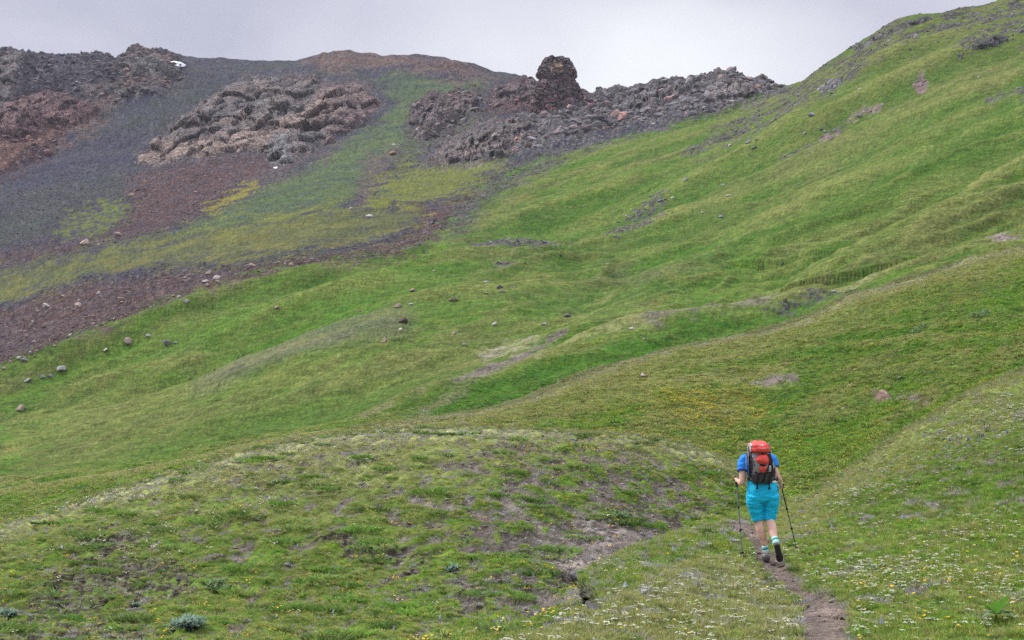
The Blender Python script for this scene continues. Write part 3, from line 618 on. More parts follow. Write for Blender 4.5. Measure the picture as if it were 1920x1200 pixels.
# ------------------------------------------------------------------ rock
def rock_mat(name, attr=True, cscale=1.0, bump=0.3, var=(0.6, 1.4)):
    m, t, b = new_mat(name); lk = t.links.new
    co = nd_(t, 'ShaderNodeTexCoord')
    src = nd_(t, 'ShaderNodeAttribute', attribute_name='col') if attr == 'geo' else nd_(t, 'ShaderNodeAttribute', attribute_name='tint', attribute_type='INSTANCER' if attr == 'inst' else 'OBJECT')
    n = nd_(t, 'ShaderNodeTexNoise', i_Scale=1.3 * cscale, i_Detail=9.0, i_Roughness=0.72); lk(co.outputs['Object'], n.inputs['Vector'])
    v = nd_(t, 'ShaderNodeTexVoronoi', feature='DISTANCE_TO_EDGE', i_Scale=0.8 * cscale)
    n3 = nd_(t, 'ShaderNodeVectorMath', operation='MULTIPLY_ADD'); n3.inputs[1].default_value = (.9 / cscale,) * 3
    lk(n.outputs['Color'], n3.inputs[0]); lk(co.outputs['Object'], n3.inputs[2]); lk(n3.outputs[0], v.inputs['Vector'])
    r = nd_(t, 'ShaderNodeMapRange'); r.inputs['From Min'].default_value = .3; r.inputs['From Max'].default_value = .7
    r.inputs['To Min'].default_value = var[0]; r.inputs['To Max'].default_value = var[1]; lk(n.outputs['Fac'], r.inputs['Value'])
    r2 = nd_(t, 'ShaderNodeMapRange'); r2.inputs['From Max'].default_value = .05; r2.inputs['To Min'].default_value = .62; lk(v.outputs['Distance'], r2.inputs['Value'])
    mu = nd_(t, 'ShaderNodeMath', operation='MULTIPLY'); lk(r.outputs[0], mu.inputs[0]); lk(r2.outputs[0], mu.inputs[1])
    s = nd_(t, 'ShaderNodeVectorMath', operation='SCALE'); lk(src.outputs['Color'], s.inputs[0]); lk(mu.outputs[0], s.inputs['Scale']); lk(s.outputs[0], b.inputs['Base Color'])
    bp = nd_(t, 'ShaderNodeBump', i_Distance=bump); lk(n.outputs['Fac'], bp.inputs['Height']); lk(bp.outputs[0], b.inputs['Normal'])
    return m
def crag_mat():
    m, t, b = new_mat('crag_rock'); lk = t.links.new
    co = nd_(t, 'ShaderNodeTexCoord'); src = nd_(t, 'ShaderNodeAttribute', attribute_name='col')
    wn = nd_(t, 'ShaderNodeTexNoise', i_Scale=.25, i_Detail=4.0); lk(co.outputs['Object'], wn.inputs['Vector'])
    w = nd_(t, 'ShaderNodeVectorMath', operation='MULTIPLY_ADD'); w.inputs[1].default_value = (2.5,) * 3; lk(wn.outputs['Color'], w.inputs[0]); lk(co.outputs['Object'], w.inputs[2])
    acc = None; hacc = None
    for sc_, lo, hi, ck, hw in ((.22, .78, 1.25, .45, 1.6), (.6, .72, 1.32, .55, .8), (1.6, .75, 1.28, .8, .35)):
        v = nd_(t, 'ShaderNodeTexVoronoi', i_Scale=sc_); e_ = nd_(t, 'ShaderNodeTexVoronoi', feature='DISTANCE_TO_EDGE', i_Scale=sc_)
        lk(w.outputs[0], v.inputs['Vector']); lk(w.outputs[0], e_.inputs['Vector'])
        sp = nd_(t, 'ShaderNodeSeparateColor'); lk(v.outputs['Color'], sp.inputs[0])
        r = nd_(t, 'ShaderNodeMapRange'); r.inputs['To Min'].default_value = lo; r.inputs['To Max'].default_value = hi; lk(sp.outputs[0], r.inputs['Value'])
        r2 = nd_(t, 'ShaderNodeMapRange'); r2.inputs['From Max'].default_value = .06; r2.inputs['To Min'].default_value = ck; lk(e_.outputs['Distance'], r2.inputs['Value'])
        q = nd_(t, 'ShaderNodeMath', operation='MULTIPLY'); lk(r.outputs[0], q.inputs[0]); lk(r2.outputs[0], q.inputs[1])
        h = nd_(t, 'ShaderNodeMath', operation='MULTIPLY'); lk(q.outputs[0], h.inputs[0]); h.inputs[1].default_value = hw
        if acc is None: acc, hacc = q.outputs[0], h.outputs[0]
        else:
            z = nd_(t, 'ShaderNodeMath', operation='MULTIPLY'); lk(acc, z.inputs[0]); lk(q.outputs[0], z.inputs[1]); acc = z.outputs[0]
            z = nd_(t, 'ShaderNodeMath', operation='ADD'); lk(hacc, z.inputs[0]); lk(h.outputs[0], z.inputs[1]); hacc = z.outputs[0]
    n = nd_(t, 'ShaderNodeTexNoise', i_Scale=.9, i_Detail=9.0, i_Roughness=.7); lk(co.outputs['Object'], n.inputs['Vector'])
    r = nd_(t, 'ShaderNodeMapRange'); r.inputs['From Min'].default_value = .3; r.inputs['From Max'].default_value = .7; r.inputs['To Min'].default_value = .7; r.inputs['To Max'].default_value = 1.35; lk(n.outputs['Fac'], r.inputs['Value'])
    z = nd_(t, 'ShaderNodeMath', operation='MULTIPLY'); lk(acc, z.inputs[0]); lk(r.outputs[0], z.inputs[1])
    s = nd_(t, 'ShaderNodeVectorMath', operation='SCALE'); lk(src.outputs['Color'], s.inputs[0]); lk(z.outputs[0], s.inputs['Scale']); lk(s.outputs[0], b.inputs['Base Color'])
    hh = nd_(t, 'ShaderNodeMath', operation='ADD'); lk(hacc, hh.inputs[0]); lk(n.outputs['Fac'], hh.inputs[1])
    bp = nd_(t, 'ShaderNodeBump', i_Distance=1.2, i_Strength=1.0); lk(hh.outputs[0], bp.inputs['Height']); lk(bp.outputs[0], b.inputs['Normal']); return m
M_CRAG = crag_mat()
M_STONE = rock_mat('boulder_rock', 'obj', 2.0, .12, (.75, 1.25))
M_STUFF = rock_mat('scree_rock', 'inst', 2.0, .12)

def rock_mesh(seed, flat=0.65, sub=3):
    r_ = np.random.default_rng(seed); bm = bmesh.new(); bmesh.ops.create_icosphere(bm, subdivisions=sub, radius=1)
    V = np.array([v.co[:] for v in bm.verts]); F_ = [[v.index for v in f.verts] for f in bm.faces]; bm.free()
    n = r_.normal(size=(13, 3)); n /= np.linalg.norm(n, axis=1)[:, None]; h = r_.uniform(.55, .95, 13)
    dot = V @ n.T; lim = np.where(dot > 1e-3, h / np.maximum(dot, 1e-3), 9).min(1)
    V = V * np.minimum(lim, 1.1)[:, None] * (1 + .05 * perlin(V * 2.2 + seed))[:, None]
    V *= (1.0, r_.uniform(.7, .95), flat)
    return V, F_
def rock_data(seed, flat, sub, mat):
    V, F_ = rock_mesh(seed, flat, sub); me = bpy.data.meshes.new('stone'); me.from_pydata(V.tolist(), [], F_); me.materials.append(mat); return me
STONES = [rock_data(20 + i, f, 3, M_STONE) for i, f in enumerate((.7, .55, .8, .42, .62, .35, .75, .5))]
TINT = {'tan': (.36,.285,.235), 'pale': (.52,.47,.43), 'pink': (.36,.25,.22), 'grey': (.36,.35,.36), 'dark': (.085,.08,.088), 'red': (.15,.09,.08), 'orange': (.27,.165,.11), 'slate': (.22,.215,.235)}
nst = 0
def stone(x, y, w, tint, label, group=None, cat='boulder', name='boulder', v=None, sink=.25, hgt=None):
    """a stone whose width is w photograph pixels where the ray through (x, y) meets the ground"""
    global nst
    h = hit(x, y)
    if h is None: return None
    p, n, i = h; dist = p.y; s = w * .5 / FX * dist
    me = STONES[(nst if v is None else v) % len(STONES)]; nst += 1
    o = bpy.data.objects.new(name, me); COL.objects.link(o)
    zs = hgt if hgt else random.uniform(.75, 1.15)
    o.scale = (s, s * random.uniform(.8, 1.1), s * zs)
    q = n.to_track_quat('Z', 'Y').to_euler()
    o.rotation_euler = (q.x * .8, q.y * .8, random.uniform(0, 6.28))
    hz = max(v_.co.z for v_ in me.vertices) * s * zs
    o.location = p + Vector((0, 0, hz * (1 - 2 * sink) * .5))
    c = TINT[tint]; k = random.uniform(.88, 1.12)
    o['tint'] = (c[0] * k, c[1] * k, c[2] * k)
    tag(o, label, cat, group); return o

NAMED = [
 (314,645,22,'slate','dark rounded boulder, biggest in the lower left meadow'), (329,643,9,'grey','small grey stone touching the right side of the dark rounded boulder'),
 (241,641,19,'tan','low tan slab of rock left of the dark rounded boulder'), (279,630,12,'grey','flat grey stone between the tan slab and the dark boulder, slightly uphill'),
 (349,567,14,'pale','pale wedge of rock just under the scree rim at the left'), (518,576,12,'pink','pale pink stone alone on the bright green slope under the scree rim'),
 (519,563,8,'grey','little grey stone right above the pale pink stone'), (773,546,18,'pink','round pink boulder on the upper middle meadow'),
 (755,605,22,'red','dark reddish boulder with a shaded side left of the meadow centre'), (751,619,12,'pale','whitish stone just below the dark reddish boulder'),
 (721,642,15,'pink','pink-brown cube of rock below and left of the dark reddish boulder'), (850,564,20,'tan','long tan rock left of the black split boulder'),
 (937,541,15,'dark','upper half of the black split boulder on the middle meadow'), (943,548,19,'dark','lower half of the black split boulder on the middle meadow'),
 (927,608,14,'pale','whitish grey boulder below the black split boulder'), (851,626,12,'pink','small pink stone in the meadow under the long tan rock'),
 (871,648,11,'grey','low grey stone on the meadow above the bare crest trail'), (1021,609,12,'grey','grey stone right of the whitish boulder on the middle meadow'),
 (746,576,15,'tan','flat tan stone right of the grey ridge on the middle meadow'), (771,571,11,'grey','bluish grey stone above the dark reddish boulder'),
 (912,530,12,'grey','bluish grey stone just above the black split boulder'), (911,550,13,'tan','thin tan slab beside the left of the black split boulder'),
 (984,494,7,'red','small red stone standing on the yellow-green rim of the meadow'), (1050,479,9,'dark','black upright stone on the green rim above the middle meadow'),
 (1063,594,16,'slate','long low dark slab in the meadow right of centre'), (1208,637,12,'pink','pinkish stone on the dark green strip behind the middle crest'),
 (1185,618,11,'pale','flat pale stone in the dark green strip behind the middle crest'), (1563,547,11,'grey','blocky grey stone on the stony crest at the right'),
 (1687,710,13,'grey','rounded grey stone on the terraced slope above the right bank'), (1581,766,13,'tan','flat tan stone in the flowery hollow left of the right bank'),
 (1725,715,9,'tan','small flat tan stone right of the rounded grey stone on the terraces'), (1352,407,15,'grey','light grey boulder in the middle of the right-hand hill'),
 (1238,378,13,'slate','dark pointed stone on the stony streak of the right-hand hill'), (693,407,17,'pale','pale boulder on the olive tongue below the mountain'),
 (658,392,8,'pale','small white stone left of the pale boulder on the olive tongue'), (735,289,21,'orange','orange-tan boulder on the dark green gully of the mountain'),
 (739,273,10,'pale','small white slab above the orange-tan boulder'), (52,713,20,'grey','left stone of the grey heap at the left edge of the meadow'),
 (80,708,14,'grey','middle stone of the grey heap at the left edge of the meadow'), (95,706,13,'slate','right stone of the grey heap at the left edge of the meadow'),
 (115,694,22,'grey','long grey rock uphill right of the grey heap at the left edge'), (45,677,17,'slate','dark stone just below the lower left end of the scree'),
 (39,768,21,'tan','thin tan slab low on the green slope at the left edge'), (198,657,11,'pale','pointed pale flake on the meadow below the scree at the left'),
 (87,577,24,'pale','big whitish boulder in the lower mauve scree at the left'), (119,555,15,'tan','rounded tan boulder above the big whitish boulder in the mauve scree'),
 (147,574,17,'tan','brown rock right of the big whitish boulder in the mauve scree'), (185,551,13,'pale','pale block in the mauve scree right of the rounded tan boulder'),
 (228,562,16,'pink','pinkish block in the mauve scree near its green rim'), (222,442,18,'pink','big pale pink boulder at the bottom of the red scree'),
 (160,457,21,'tan','wide tan boulder in the red scree at the left, above the olive tongue'), (185,459,6,'pale','tiny white stone beside the wide tan boulder in the red scree'),
 (270,343,16,'orange','topmost of the three orange blocks under the left tip of the crag'), (258,357,15,'orange','middle of the three orange blocks under the left tip of the crag'),
 (247,367,16,'orange','lowest of the three orange blocks under the left tip of the crag'), (407,522,19,'pale','broad white slab on the rim between scree and meadow'),
 (385,530,17,'pale','lower white slab on the rim left of the broad white slab'), (472,500,15,'pink','pink block on the scree rim, the widest left of centre'),
 (392,514,15,'tan','tan block in the scree just above the broad white slab'), (624,467,10,'tan','round tan stone at the top of the scree rim near the middle'),
 (540,1060,16,'grey','pale grey rock on the grassy knoll, lower left of centre'), (356,1080,16,'slate','dark rock with a shaded hollow on the lower left of the knoll'),
 (334,1086,12,'grey','smooth grey pebble left of the dark rock on the knoll'), (286,1080,9,'grey','small grey stone half sunk in the turf left of the smooth pebble'),
 (1101,1121,30,'dark','black wet stone across the creek bed'), (1104,1134,20,'grey','light grey stone just below the black wet stone in the creek'),
 (1114,1147,30,'slate','flat slab at the mouth of the creek bed'), (1096,1106,16,'grey','upper small stone of the creek bed'),
 (1074,1083,24,'grey','flat grey stone where the creek leaves the bare earth'), (1054,1103,22,'slate','slate-grey slab lying left of the creek'),
 (1128,1150,12,'grey','grey stone at the right lip of the creek under the flowery bank'), (1058,1146,20,'grey','grey stone in the turf left of the creek mouth'),
 (1449,1060,13,'tan','small pale stone on the path behind the boots of the person'), (1522,216,17,'grey','light grey boulder high on the right-hand hill'),
 (1403,268,14,'slate','upper dark rock of the stony cluster left on the right-hand hill'), (1414,278,13,'grey','lower grey rock of the stony cluster left on the right-hand hill'),
 (1547,248,9,'grey','grey stone at the lower end of the pink earth scar'), (786,241,15,'pale','pale round boulder in the outcrop left of the rock tower'),
 (768,248,9,'orange','small orange stone below the pale round boulder left of the rock tower'),
]
for x, y, w, c, lb in NAMED: stone(x, y, w, c, lb)
pst = stone(1207, 707, 17, 'grey', 'grey stone with a white and red painted mark on the light crest', cat='marked stone', name='marked_stone', v=0, sink=.1)

def in_poly(pts, n, seed):
    r_ = random.Random(seed); xs = [p[0] for p in pts]; ys = [p[1] for p in pts]; out = []
    while len(out) < n:
        x, y = r_.uniform(min(xs), max(xs)), r_.uniform(min(ys), max(ys)); c = False
        for i in range(len(pts)):
            x1, y1 = pts[i]; x2, y2 = pts[(i+1) % len(pts)]
            if (y1 > y) != (y2 > y) and x < (x2-x1)*(y-y1)/(y2-y1)+x1: c = not c
        if c: out.append((x, y))
    return out
LAND = [(314,645,'the biggest dark boulder'), (755,604,'the dark reddish boulder'), (940,545,'the black split boulder'), (850,564,'the long tan rock'), (773,546,'the round pink boulder'),
 (721,642,'the pink-brown cube of rock'), (927,608,'the whitish grey boulder'), (693,407,'the pale boulder on the olive tongue'), (222,442,'the big pale pink boulder'), (160,457,'the wide tan boulder'),
 (87,577,'the big whitish boulder'), (228,562,'the pinkish scree block'), (405,523,'the broad white slab'), (258,357,'the three orange blocks'), (472,500,'the widest pink rim block'), (624,467,'the round tan stone'),
 (1352,407,'the light grey boulder of the right hill'), (1522,216,'the light grey boulder high at right'), (1410,273,'the stony cluster at right'), (1238,378,'the dark pointed stone'), (75,710,'the grey heap at the left edge'),
 (518,576,'the pale pink stone under the rim'), (540,1060,'the pale grey knoll rock'), (356,1080,'the dark knoll rock'), (1100,1120,'the black wet creek stone'), (1620,212,'the pink earth scar at right'),
 (1850,80,'the broken ledge, upper right corner'), (1680,45,'the long ledge of the hilltop'), (515,313,'the tiny snow remnant'), (200,1010,'the stony patch at lower left'), (1570,155,'the pale slab outcrop'), (45,677,'the dark stone below the scree')]
HUE = {'tan': 'tan', 'pale': 'pale', 'pink': 'pinkish', 'grey': 'grey', 'dark': 'black', 'red': 'red-brown', 'orange': 'orange', 'slate': 'slate-grey'}
def where_(x, y, w, c):
    lx, ly, nm = min(LAND, key=lambda q: math.hypot(q[0] - x, q[1] - y)); dx, dy = x - lx, y - ly; d_ = math.hypot(dx, dy)
    k = int(round(math.degrees(math.atan2(-dy, dx)) / 45)) % 8
    dr = ('right of', 'above right of', 'above', 'above left of', 'left of', 'below left of', 'below', 'below right of')[k]
    return '%s %s stone %s %s %s' % ('tiny' if w < 5.5 else 'small' if w < 8 else 'broad', HUE[c], 'close' if d_ < 35 else 'a little' if d_ < 80 else 'well' if d_ < 150 else 'far', dr, nm)
P_RIM = [(0,686),(100,634),(200,596),(300,560),(400,526),(480,500),(560,484),(640,474),(640,486),(560,497),(480,516),(400,542),(300,574),(200,612),(100,652),(0,702)]
P_MAUVE = [(0,600),(60,580),(150,545),(300,520),(450,508),(460,500),(640,472),(640,480),(480,505),(300,560),(150,615),(0,680)]
P_RED = [(245,335),(300,308),(520,285),(540,320),(380,400),(300,436),(210,452),(60,488),(0,500),(0,490),(120,456),(220,430)]
P_MEAD = [(640,500),(900,470),(1080,480),(1200,500),(1160,560),(1040,640),(860,700),(760,720),(680,680),(560,640),(620,560)]
P_HILL = [(1460,185),(1560,130),(1700,60),(1920,20),(1920,120),(1700,200),(1560,270),(1440,330),(1330,400),(1200,440),(1130,430),(1240,350),(1380,260)]
P_KN = [(0,1060),(200,980),(500,1000),(900,1040),(1060,1110),(1000,1170),(0,1195)]
P_LM = [(0,740),(200,650),(420,590),(600,540),(760,500),(700,600),(500,700),(200,800),(0,860)]
for pts, n, sd_i, lo, hi, cols, lb, gp in [
  (P_RIM, 46, 1, 4, 12, ['pale','grey','tan','pink'], 'pale stone half sunk along the grassy rim of the lower scree', 'stones along the scree rim'),
  (P_MAUVE, 44, 2, 4, 11, ['pink','tan','red','grey'], 'reddish stone strewn over the lower mauve scree', 'stones of the mauve scree'),
  (P_RED, 30, 3, 3, 9, ['pink','tan','red'], 'small brown stone lying on the red scree under the crag', 'stones of the red scree'),
  (P_MEAD, 34, 4, 3, 8, ['pale','grey','pink'], 'small stone lying in the grass of the upper middle meadow', 'small stones of the middle meadow'),
  (P_HILL, 44, 5, 4, 12, ['grey','slate','grey','pale'], 'grey stone poking from the turf of the steep right-hand hill', 'stones of the right-hand hill'),
  (P_KN, 18, 6, 5, 12, ['grey','slate','tan'], 'small flat stone in a bare gap of the grassy knoll', 'stones of the knoll')]:
    for x, y in in_poly(pts, n, sd_i):
        w_ = lo + (hi - lo) * random.random() ** 2.2; c_ = random.choice(cols); lb_ = where_(x, y, w_, c_); lb2 = lb_ + {1: ' on the rim', 2: ' in the scree', 4: ' in the grass'}.get(sd_i, ''); stone(x, y, w_, c_, lb2 if len(lb2.split()) < 17 else lb_, gp, 'stone', 'stone')

# the white and red paint on the marked stone: a thin slanting patch of each on its face
if pst:
    for nm, c, x0, x1, z0, z1 in (('white_mark', (.8,.8,.8), -.62, .62, .05, .55), ('red_mark', (.6,.08,.1), -.25, .5, .20, .36)):
        V = []; n_ = 10
        for j in range(6):
            for i in range(n_):
                u = x0 + (x1-x0)*i/(n_-1); z = z0 + (z1-z0)*j/5
                V.append((u, z))
        # lay the patch on the stone that faces the viewer
        inv = pst.matrix_basis.inverted(); wm = pst.matrix_basis; me = pst.data
        tr = BVHTree.FromPolygons([tuple(wm @ v.co) for v in me.vertices], [tuple(p.vertices) for p in me.polygons])
        c0 = wm.translation; s = pst.scale.x; VV = []
        for u, z in V:
            q, nn, ii, d_ = tr.ray_cast(Vector((c0.x + u*s, c0.y - 5, c0.z + z*s)), Vector((0,1,0)))
            if q is None: q = Vector((c0.x + u*s, c0.y, c0.z + z*s*.5)); nn = Vector((0,-1,0))
            if nn.y > 0: nn = -nn
            VV.append(inv @ (q + nn * (.01 if nm == 'white_mark' else .018)))
        FF = [(j*n_+i, j*n_+i+1, (j+1)*n_+i+1, (j+1)*n_+i) for j in range(5) for i in range(n_-1)]
        mesh_obj(nm, VV, FF, simple_mat(nm + '_paint', c, .6, .1), pst)

# ------------------------------------------------------------------ crags: blocky masses that stand out of the slope
def crag(name, label, pts, amp, cell, cA, cB, seed, step=1.6, cat='rock outcrop', fe=9, up=.30, stain=None):
    xs = [p[0] for p in pts]; ys = [p[1] for p in pts]
    gx = np.arange(min(xs) - 14, max(xs) + 14, step); gy = np.arange(min(ys) - 14, max(ys) + 14, step)
    PXg, PYg = np.meshgrid(gx, gy); f = PXg.shape; bx, by = PXg.ravel(), PYg.ravel()
    P = np.zeros((len(bx), 3)); ok = np.zeros(len(bx), bool); Nn = np.zeros_like(P)
    for i in range(len(bx)):
        h = hit(bx[i], by[i])
        if h: P[i] = h[0]; ok[i] = True; Nn[i] = h[1]
    med = np.median(P[ok][:, 1]); ok &= np.abs(P[:, 1] - med) < med * .35
    dist = max(med, 1); px2m = dist / FX
    a_ = perlin(P / (60 * px2m) + seed) * 26 + perlin(P / (16 * px2m) + seed) * 9 + perlin(P / (6 * px2m)) * 4
    sdv = poly_sd(pts, bx, by) + a_ * .5
    edge = sstep(-fe * .25, fe, sdv); inner_ = sstep(0, 60, sdv)
    f1, f2, rid, cx = worley(P / cell * (1, .5, .75) + perlin(P / cell * .8)[:, None] * .35 + seed, seed)
    g1, g2, rid2, cx2 = worley(P / (cell * .33) + perlin(P / cell)[:, None] * .4 + seed, seed + 5)
    h1, h2, rid3, cx3 = worley(P / (cell * .13), seed + 9)
    crack = sstep(0, .13, f2 - f1); crack2 = sstep(0, .16, g2 - g1)
    hgt = (.30 + .60 * rid + .12 * rid2 + .25 * perlin(P / (cell * 2.2))) * (.55 + .45 * crack)
    hgt += .55 * ((P - P.mean(0)) / cell * cx * .5).sum(1).clip(-.6, .6)      # tilted block tops
    hgt = np.clip(hgt, .06, 1.6)
    out = np.array([0, -1.0, up]); out /= np.linalg.norm(out)
    dsp = edge * amp * (.45 + .55 * inner_) * hgt - (1 - edge) * .8 * px2m * 3
    Q = P + out * dsp[:, None]
    # clean near-plane jumps
    idx_ = np.arange(len(bx)).reshape(f)
    Fq = np.stack([idx_[:-1, :-1].ravel(), idx_[:-1, 1:].ravel(), idx_[1:, 1:].ravel(), idx_[1:, :-1].ravel()], 1)[:, ::-1]
    live = ok & (sdv > -fe * .6)
    Fq = Fq[live[Fq].all(1)]
    span = P[Fq][:, :, 1].max(1) - P[Fq][:, :, 1].min(1); Fq = Fq[span < dist * .06]
    u, inv = np.unique(Fq, return_inverse=True)
    o = mesh_obj(name, Q[u], inv.reshape(Fq.shape), M_CRAG)
    t_ = np.clip(.5 + .8 * perlin(P / (cell * 2)) + .3 * (rid - .5), 0, 1)
    c = mixc(cA, cB, t_) * (.86 + .3 * rid)[:, None]
    if stain is not None:
        for sp, sc2, am in stain:
            k = sstep(-8, 8, poly_sd(sp, bx, by) + a_ * .4)[:, None] * am; c = c * (1 - k) + np.array(sc2) * (.85 + .3 * rid)[:, None] * k
    at = o.data.attributes.new('col', 'FLOAT_COLOR', 'POINT')
    at.data.foreach_set('color', np.concatenate([np.clip(c[u] * 1.7, .01, 1), np.ones((len(u), 1))], 1).astype(np.float32).ravel())
    tag(o, label, cat); return o
CR = [(257,306),(258,290),(275,280),(300,258),(330,232),(360,215),(388,190),(402,170),(440,158),(470,150),(520,146),(580,148),(592,142),(600,158),(660,165),(672,160),(690,168),(702,180),(712,188),(714,205),(690,222),(660,240),(620,262),(580,285),(545,300),(520,308),(500,302),(505,286),(440,290),(380,292),(300,312),(270,310)]
crag('rock_outcrop', 'large fractured grey-brown crag in the middle of the mountain side', CR, 8.5, 10.0, (.105,.098,.102), (.135,.105,.095), 3, 1.5,
     stain=[([(257,306),(258,288),(285,280),(330,270),(420,262),(520,235),(600,200),(640,210),(540,262),(500,285),(300,305)], (.21,.155,.13), .8),
            ([(600,150),(715,165),(716,210),(620,262),(590,230)], (.15,.098,.09), .55), ([(498,305),(505,280),(520,262),(545,270),(545,300)], (.13,.13,.135), .8)])
crag('rock_outcrop', 'reddish summit outcrop left of the snow patch on the ridge', [(225,122),(245,108),(270,99),(300,98),(318,108),(334,140),(300,150),(262,148),(236,138)], 6, 7, (.13,.10,.095), (.075,.075,.078), 7, 1.8)
crag('rock_outcrop', 'dark block outcrop on the skyline at the far left', [(-40,120),(10,100),(20,96),(44,98),(46,118),(40,135),(20,200),(-20,250),(-60,240)], 7, 8, (.085,.080,.085), (.11,.09,.09), 11, 1.8)
crag('rock_outcrop', 'dark red broken cliff at the left edge of the mountain', [(-20,215),(40,180),(90,165),(130,178),(178,205),(165,232),(110,236),(60,250),(0,262)], 7, 6, (.085,.05,.053), (.13,.08,.075), 13, 1.8)
crag('rock_outcrop', 'low dark ledge of rock below the reddish summit outcrop', [(150,160),(200,152),(260,160),(330,165),(310,182),(250,186),(190,190),(170,178)], 5, 5, (.06,.055,.064), (.10,.085,.08), 17, 1.8)
crag('rock_outcrop', 'brown broken outcrop between the big crag and the rock tower', [(768,212),(790,195),(825,184),(870,180),(905,184),(890,200),(850,215),(842,232),(820,250),(796,266),(776,262),(785,240)], 6.5, 4.5, (.125,.095,.09), (.085,.075,.08), 19, 1.6)
crag('rock_outcrop', 'tan and grey blocky outcrop at the lower end of the boulder ridge', [(800,302),(812,282),(850,262),(900,236),(960,220),(1010,215),(1000,240),(975,270),(945,290),(900,300),(850,308)], 6, 3.6, (.16,.125,.115), (.10,.095,.10), 23, 1.6)
crag('rock_outcrop', 'rusty rocks on the shoulder left of the rock tower', [(912,190),(930,168),(960,155),(1000,150),(1010,165),(1000,185),(960,195),(925,200)], 4.5, 4, (.11,.075,.072), (.085,.07,.075), 29, 1.8)
crag('rock_outcrop', 'jagged grey rocks on the ridge right of the rock tower', [(1150,205),(1180,180),(1203,158),(1215,168),(1250,160),(1300,155),(1290,175),(1240,190),(1200,205),(1160,215)], 5, 3.6, (.085,.08,.09), (.14,.125,.125), 31, 1.8)
crag('rock_outcrop', 'grey rock rib at the left end of the ridge meeting the right-hand hill', [(1290,170),(1330,150),(1378,147),(1420,155),(1455,168),(1400,180),(1330,188)], 4, 3, (.10,.095,.10), (.16,.135,.125), 37, 1.8)
crag('rock_outcrop', 'long grey ledge just under the top of the right-hand hill', [(1600,90),(1640,66),(1700,38),(1742,30),(1730,44),(1690,58),(1640,86),(1610,104)], 3.0, 2.6, (.105,.10,.10), (.07,.075,.055), 41, 1.8)
crag('rock_outcrop', 'broken grey ledge in the upper right corner of the hill', [(1790,100),(1850,74),(1925,50),(1925,62),(1860,86),(1800,112)], 3.2, 2.6, (.10,.095,.10), (.06,.065,.05), 43, 1.8)
crag('rock_outcrop', 'pale grey slab outcrop on the upper left flank of the right-hand hill', [(1535,166),(1570,142),(1606,130),(1600,142),(1570,162),(1545,178)], 2.2, 3.0, (.16,.155,.16), (.10,.10,.10), 47, 1.8)

# the rock tower on the saddle: stacked rings with blocky faces
prof = [(108,1020,1060),(110,1018,1066),(116,1016,1070),(124,1013,1074),(129,1010,1078),(136,1005,1082),(143,1005,1081),(148,1010,1078),(151,1011,1078),(156,1006,1083),(162,1003,1087),(169,999,1091),(178,995,1094),(190,992,1097),(205,990,1100),(232,990,1100)]
hts = [hit(1000 + q, 196)[0].y for q in (0, 30, 60, 85)]; print('tower ground', hts); DT = min(hts) + 12; rows_, seg = 84, 120; V = []
pyk = [p[0] for p in prof]
for j in range(rows_ + 1):
    y = 108 + (232 - 108) * j / rows_
    l_ = np.interp(y, pyk, [p[1] for p in prof]); r__ = np.interp(y, pyk, [p[2] for p in prof])
    cx_ = (l_ + r__) / 2; hw = (r__ - l_) / 2 / FX * DT
    for i in range(seg):
        a_ = 2 * math.pi * i / seg; sq = 1 / max(abs(math.cos(a_)), abs(math.sin(a_))) ** .35
        V.append(((cx_ - 960) / FX * DT + hw * math.cos(a_) * sq * .97, DT + hw * .75 * math.sin(a_) * sq, CAMZ + (HOR - y) / FX * DT))
V = np.array(V); cen = np.repeat([V[j*seg:(j+1)*seg].mean(0) for j in range(rows_+1)], seg, 0)
rad = V - cen; rl_ = np.linalg.norm(rad, axis=1)[:, None]; rad = rad / rl_
f1, f2, rid, cx = worley(V / 3.6 * (1, 1, .42) + perlin(V / 4)[:, None] * .3, 2); g1, g2, rid2, _c = worley(V / 1.3, 4)
up_ = sstep(CAMZ + (HOR - 150) / FX * DT - 1, CAMZ + (HOR - 150) / FX * DT + 1, V[:, 2])
am_ = .5 + .5 * up_
V2 = V + rad * ((rid - .5) * 1.1 * am_ + (rid2 - .5) * .55 - .8 * (1 - sstep(0, .12, f2 - f1)) * am_ + perlin(V / 1.1) * .5)[:, None]
V2[:, 2] += (np.arange(len(V)) < seg * 8) * (perlin(V * (1, 1, .2) / 2.2) * .9)
Ft = [(j*seg+i, j*seg+(i+1) % seg, (j+1)*seg+(i+1) % seg, (j+1)*seg+i) for j in range(rows_) for i in range(seg)]
V2 = np.vstack([V2, V2[:seg].mean(0) + (0, 0, .3)]); top = len(V2) - 1
Ft += [(i, top, (i+1) % seg) for i in range(seg)]
tw = mesh_obj('rock_tower', V2, Ft, M_CRAG)
sx = (V[:, 0] / DT * FX) + 960; sy = HOR - (V[:, 2] - CAMZ) / DT * FX
ctw = mixc((.085,.072,.076), (.12,.09,.088), .5 + perlin(V / 5) + (rid2 - .5) * .5) * (.7 + .5 * rid2)[:, None] * (.6 + .4 * sstep(0, .12, f2 - f1))[:, None]
ctw = mixc(ctw, ctw * (1.05, .86, .92), (1 - up_) * .7)
fr = (V[:, 1] < DT)
k = (sstep(-5, 3, poly_sd([(1034,128),(1040,125),(1054,127),(1056,136),(1048,139),(1034,136)], sx, sy) + perlin(V / 1.5) * 5) * fr)[:, None] * .8
ctw = ctw * (1 - k) + np.array((.30,.22,.14)) * (.7 + .5 * rid2)[:, None] * k
ctw = np.vstack([ctw, ctw[0]])
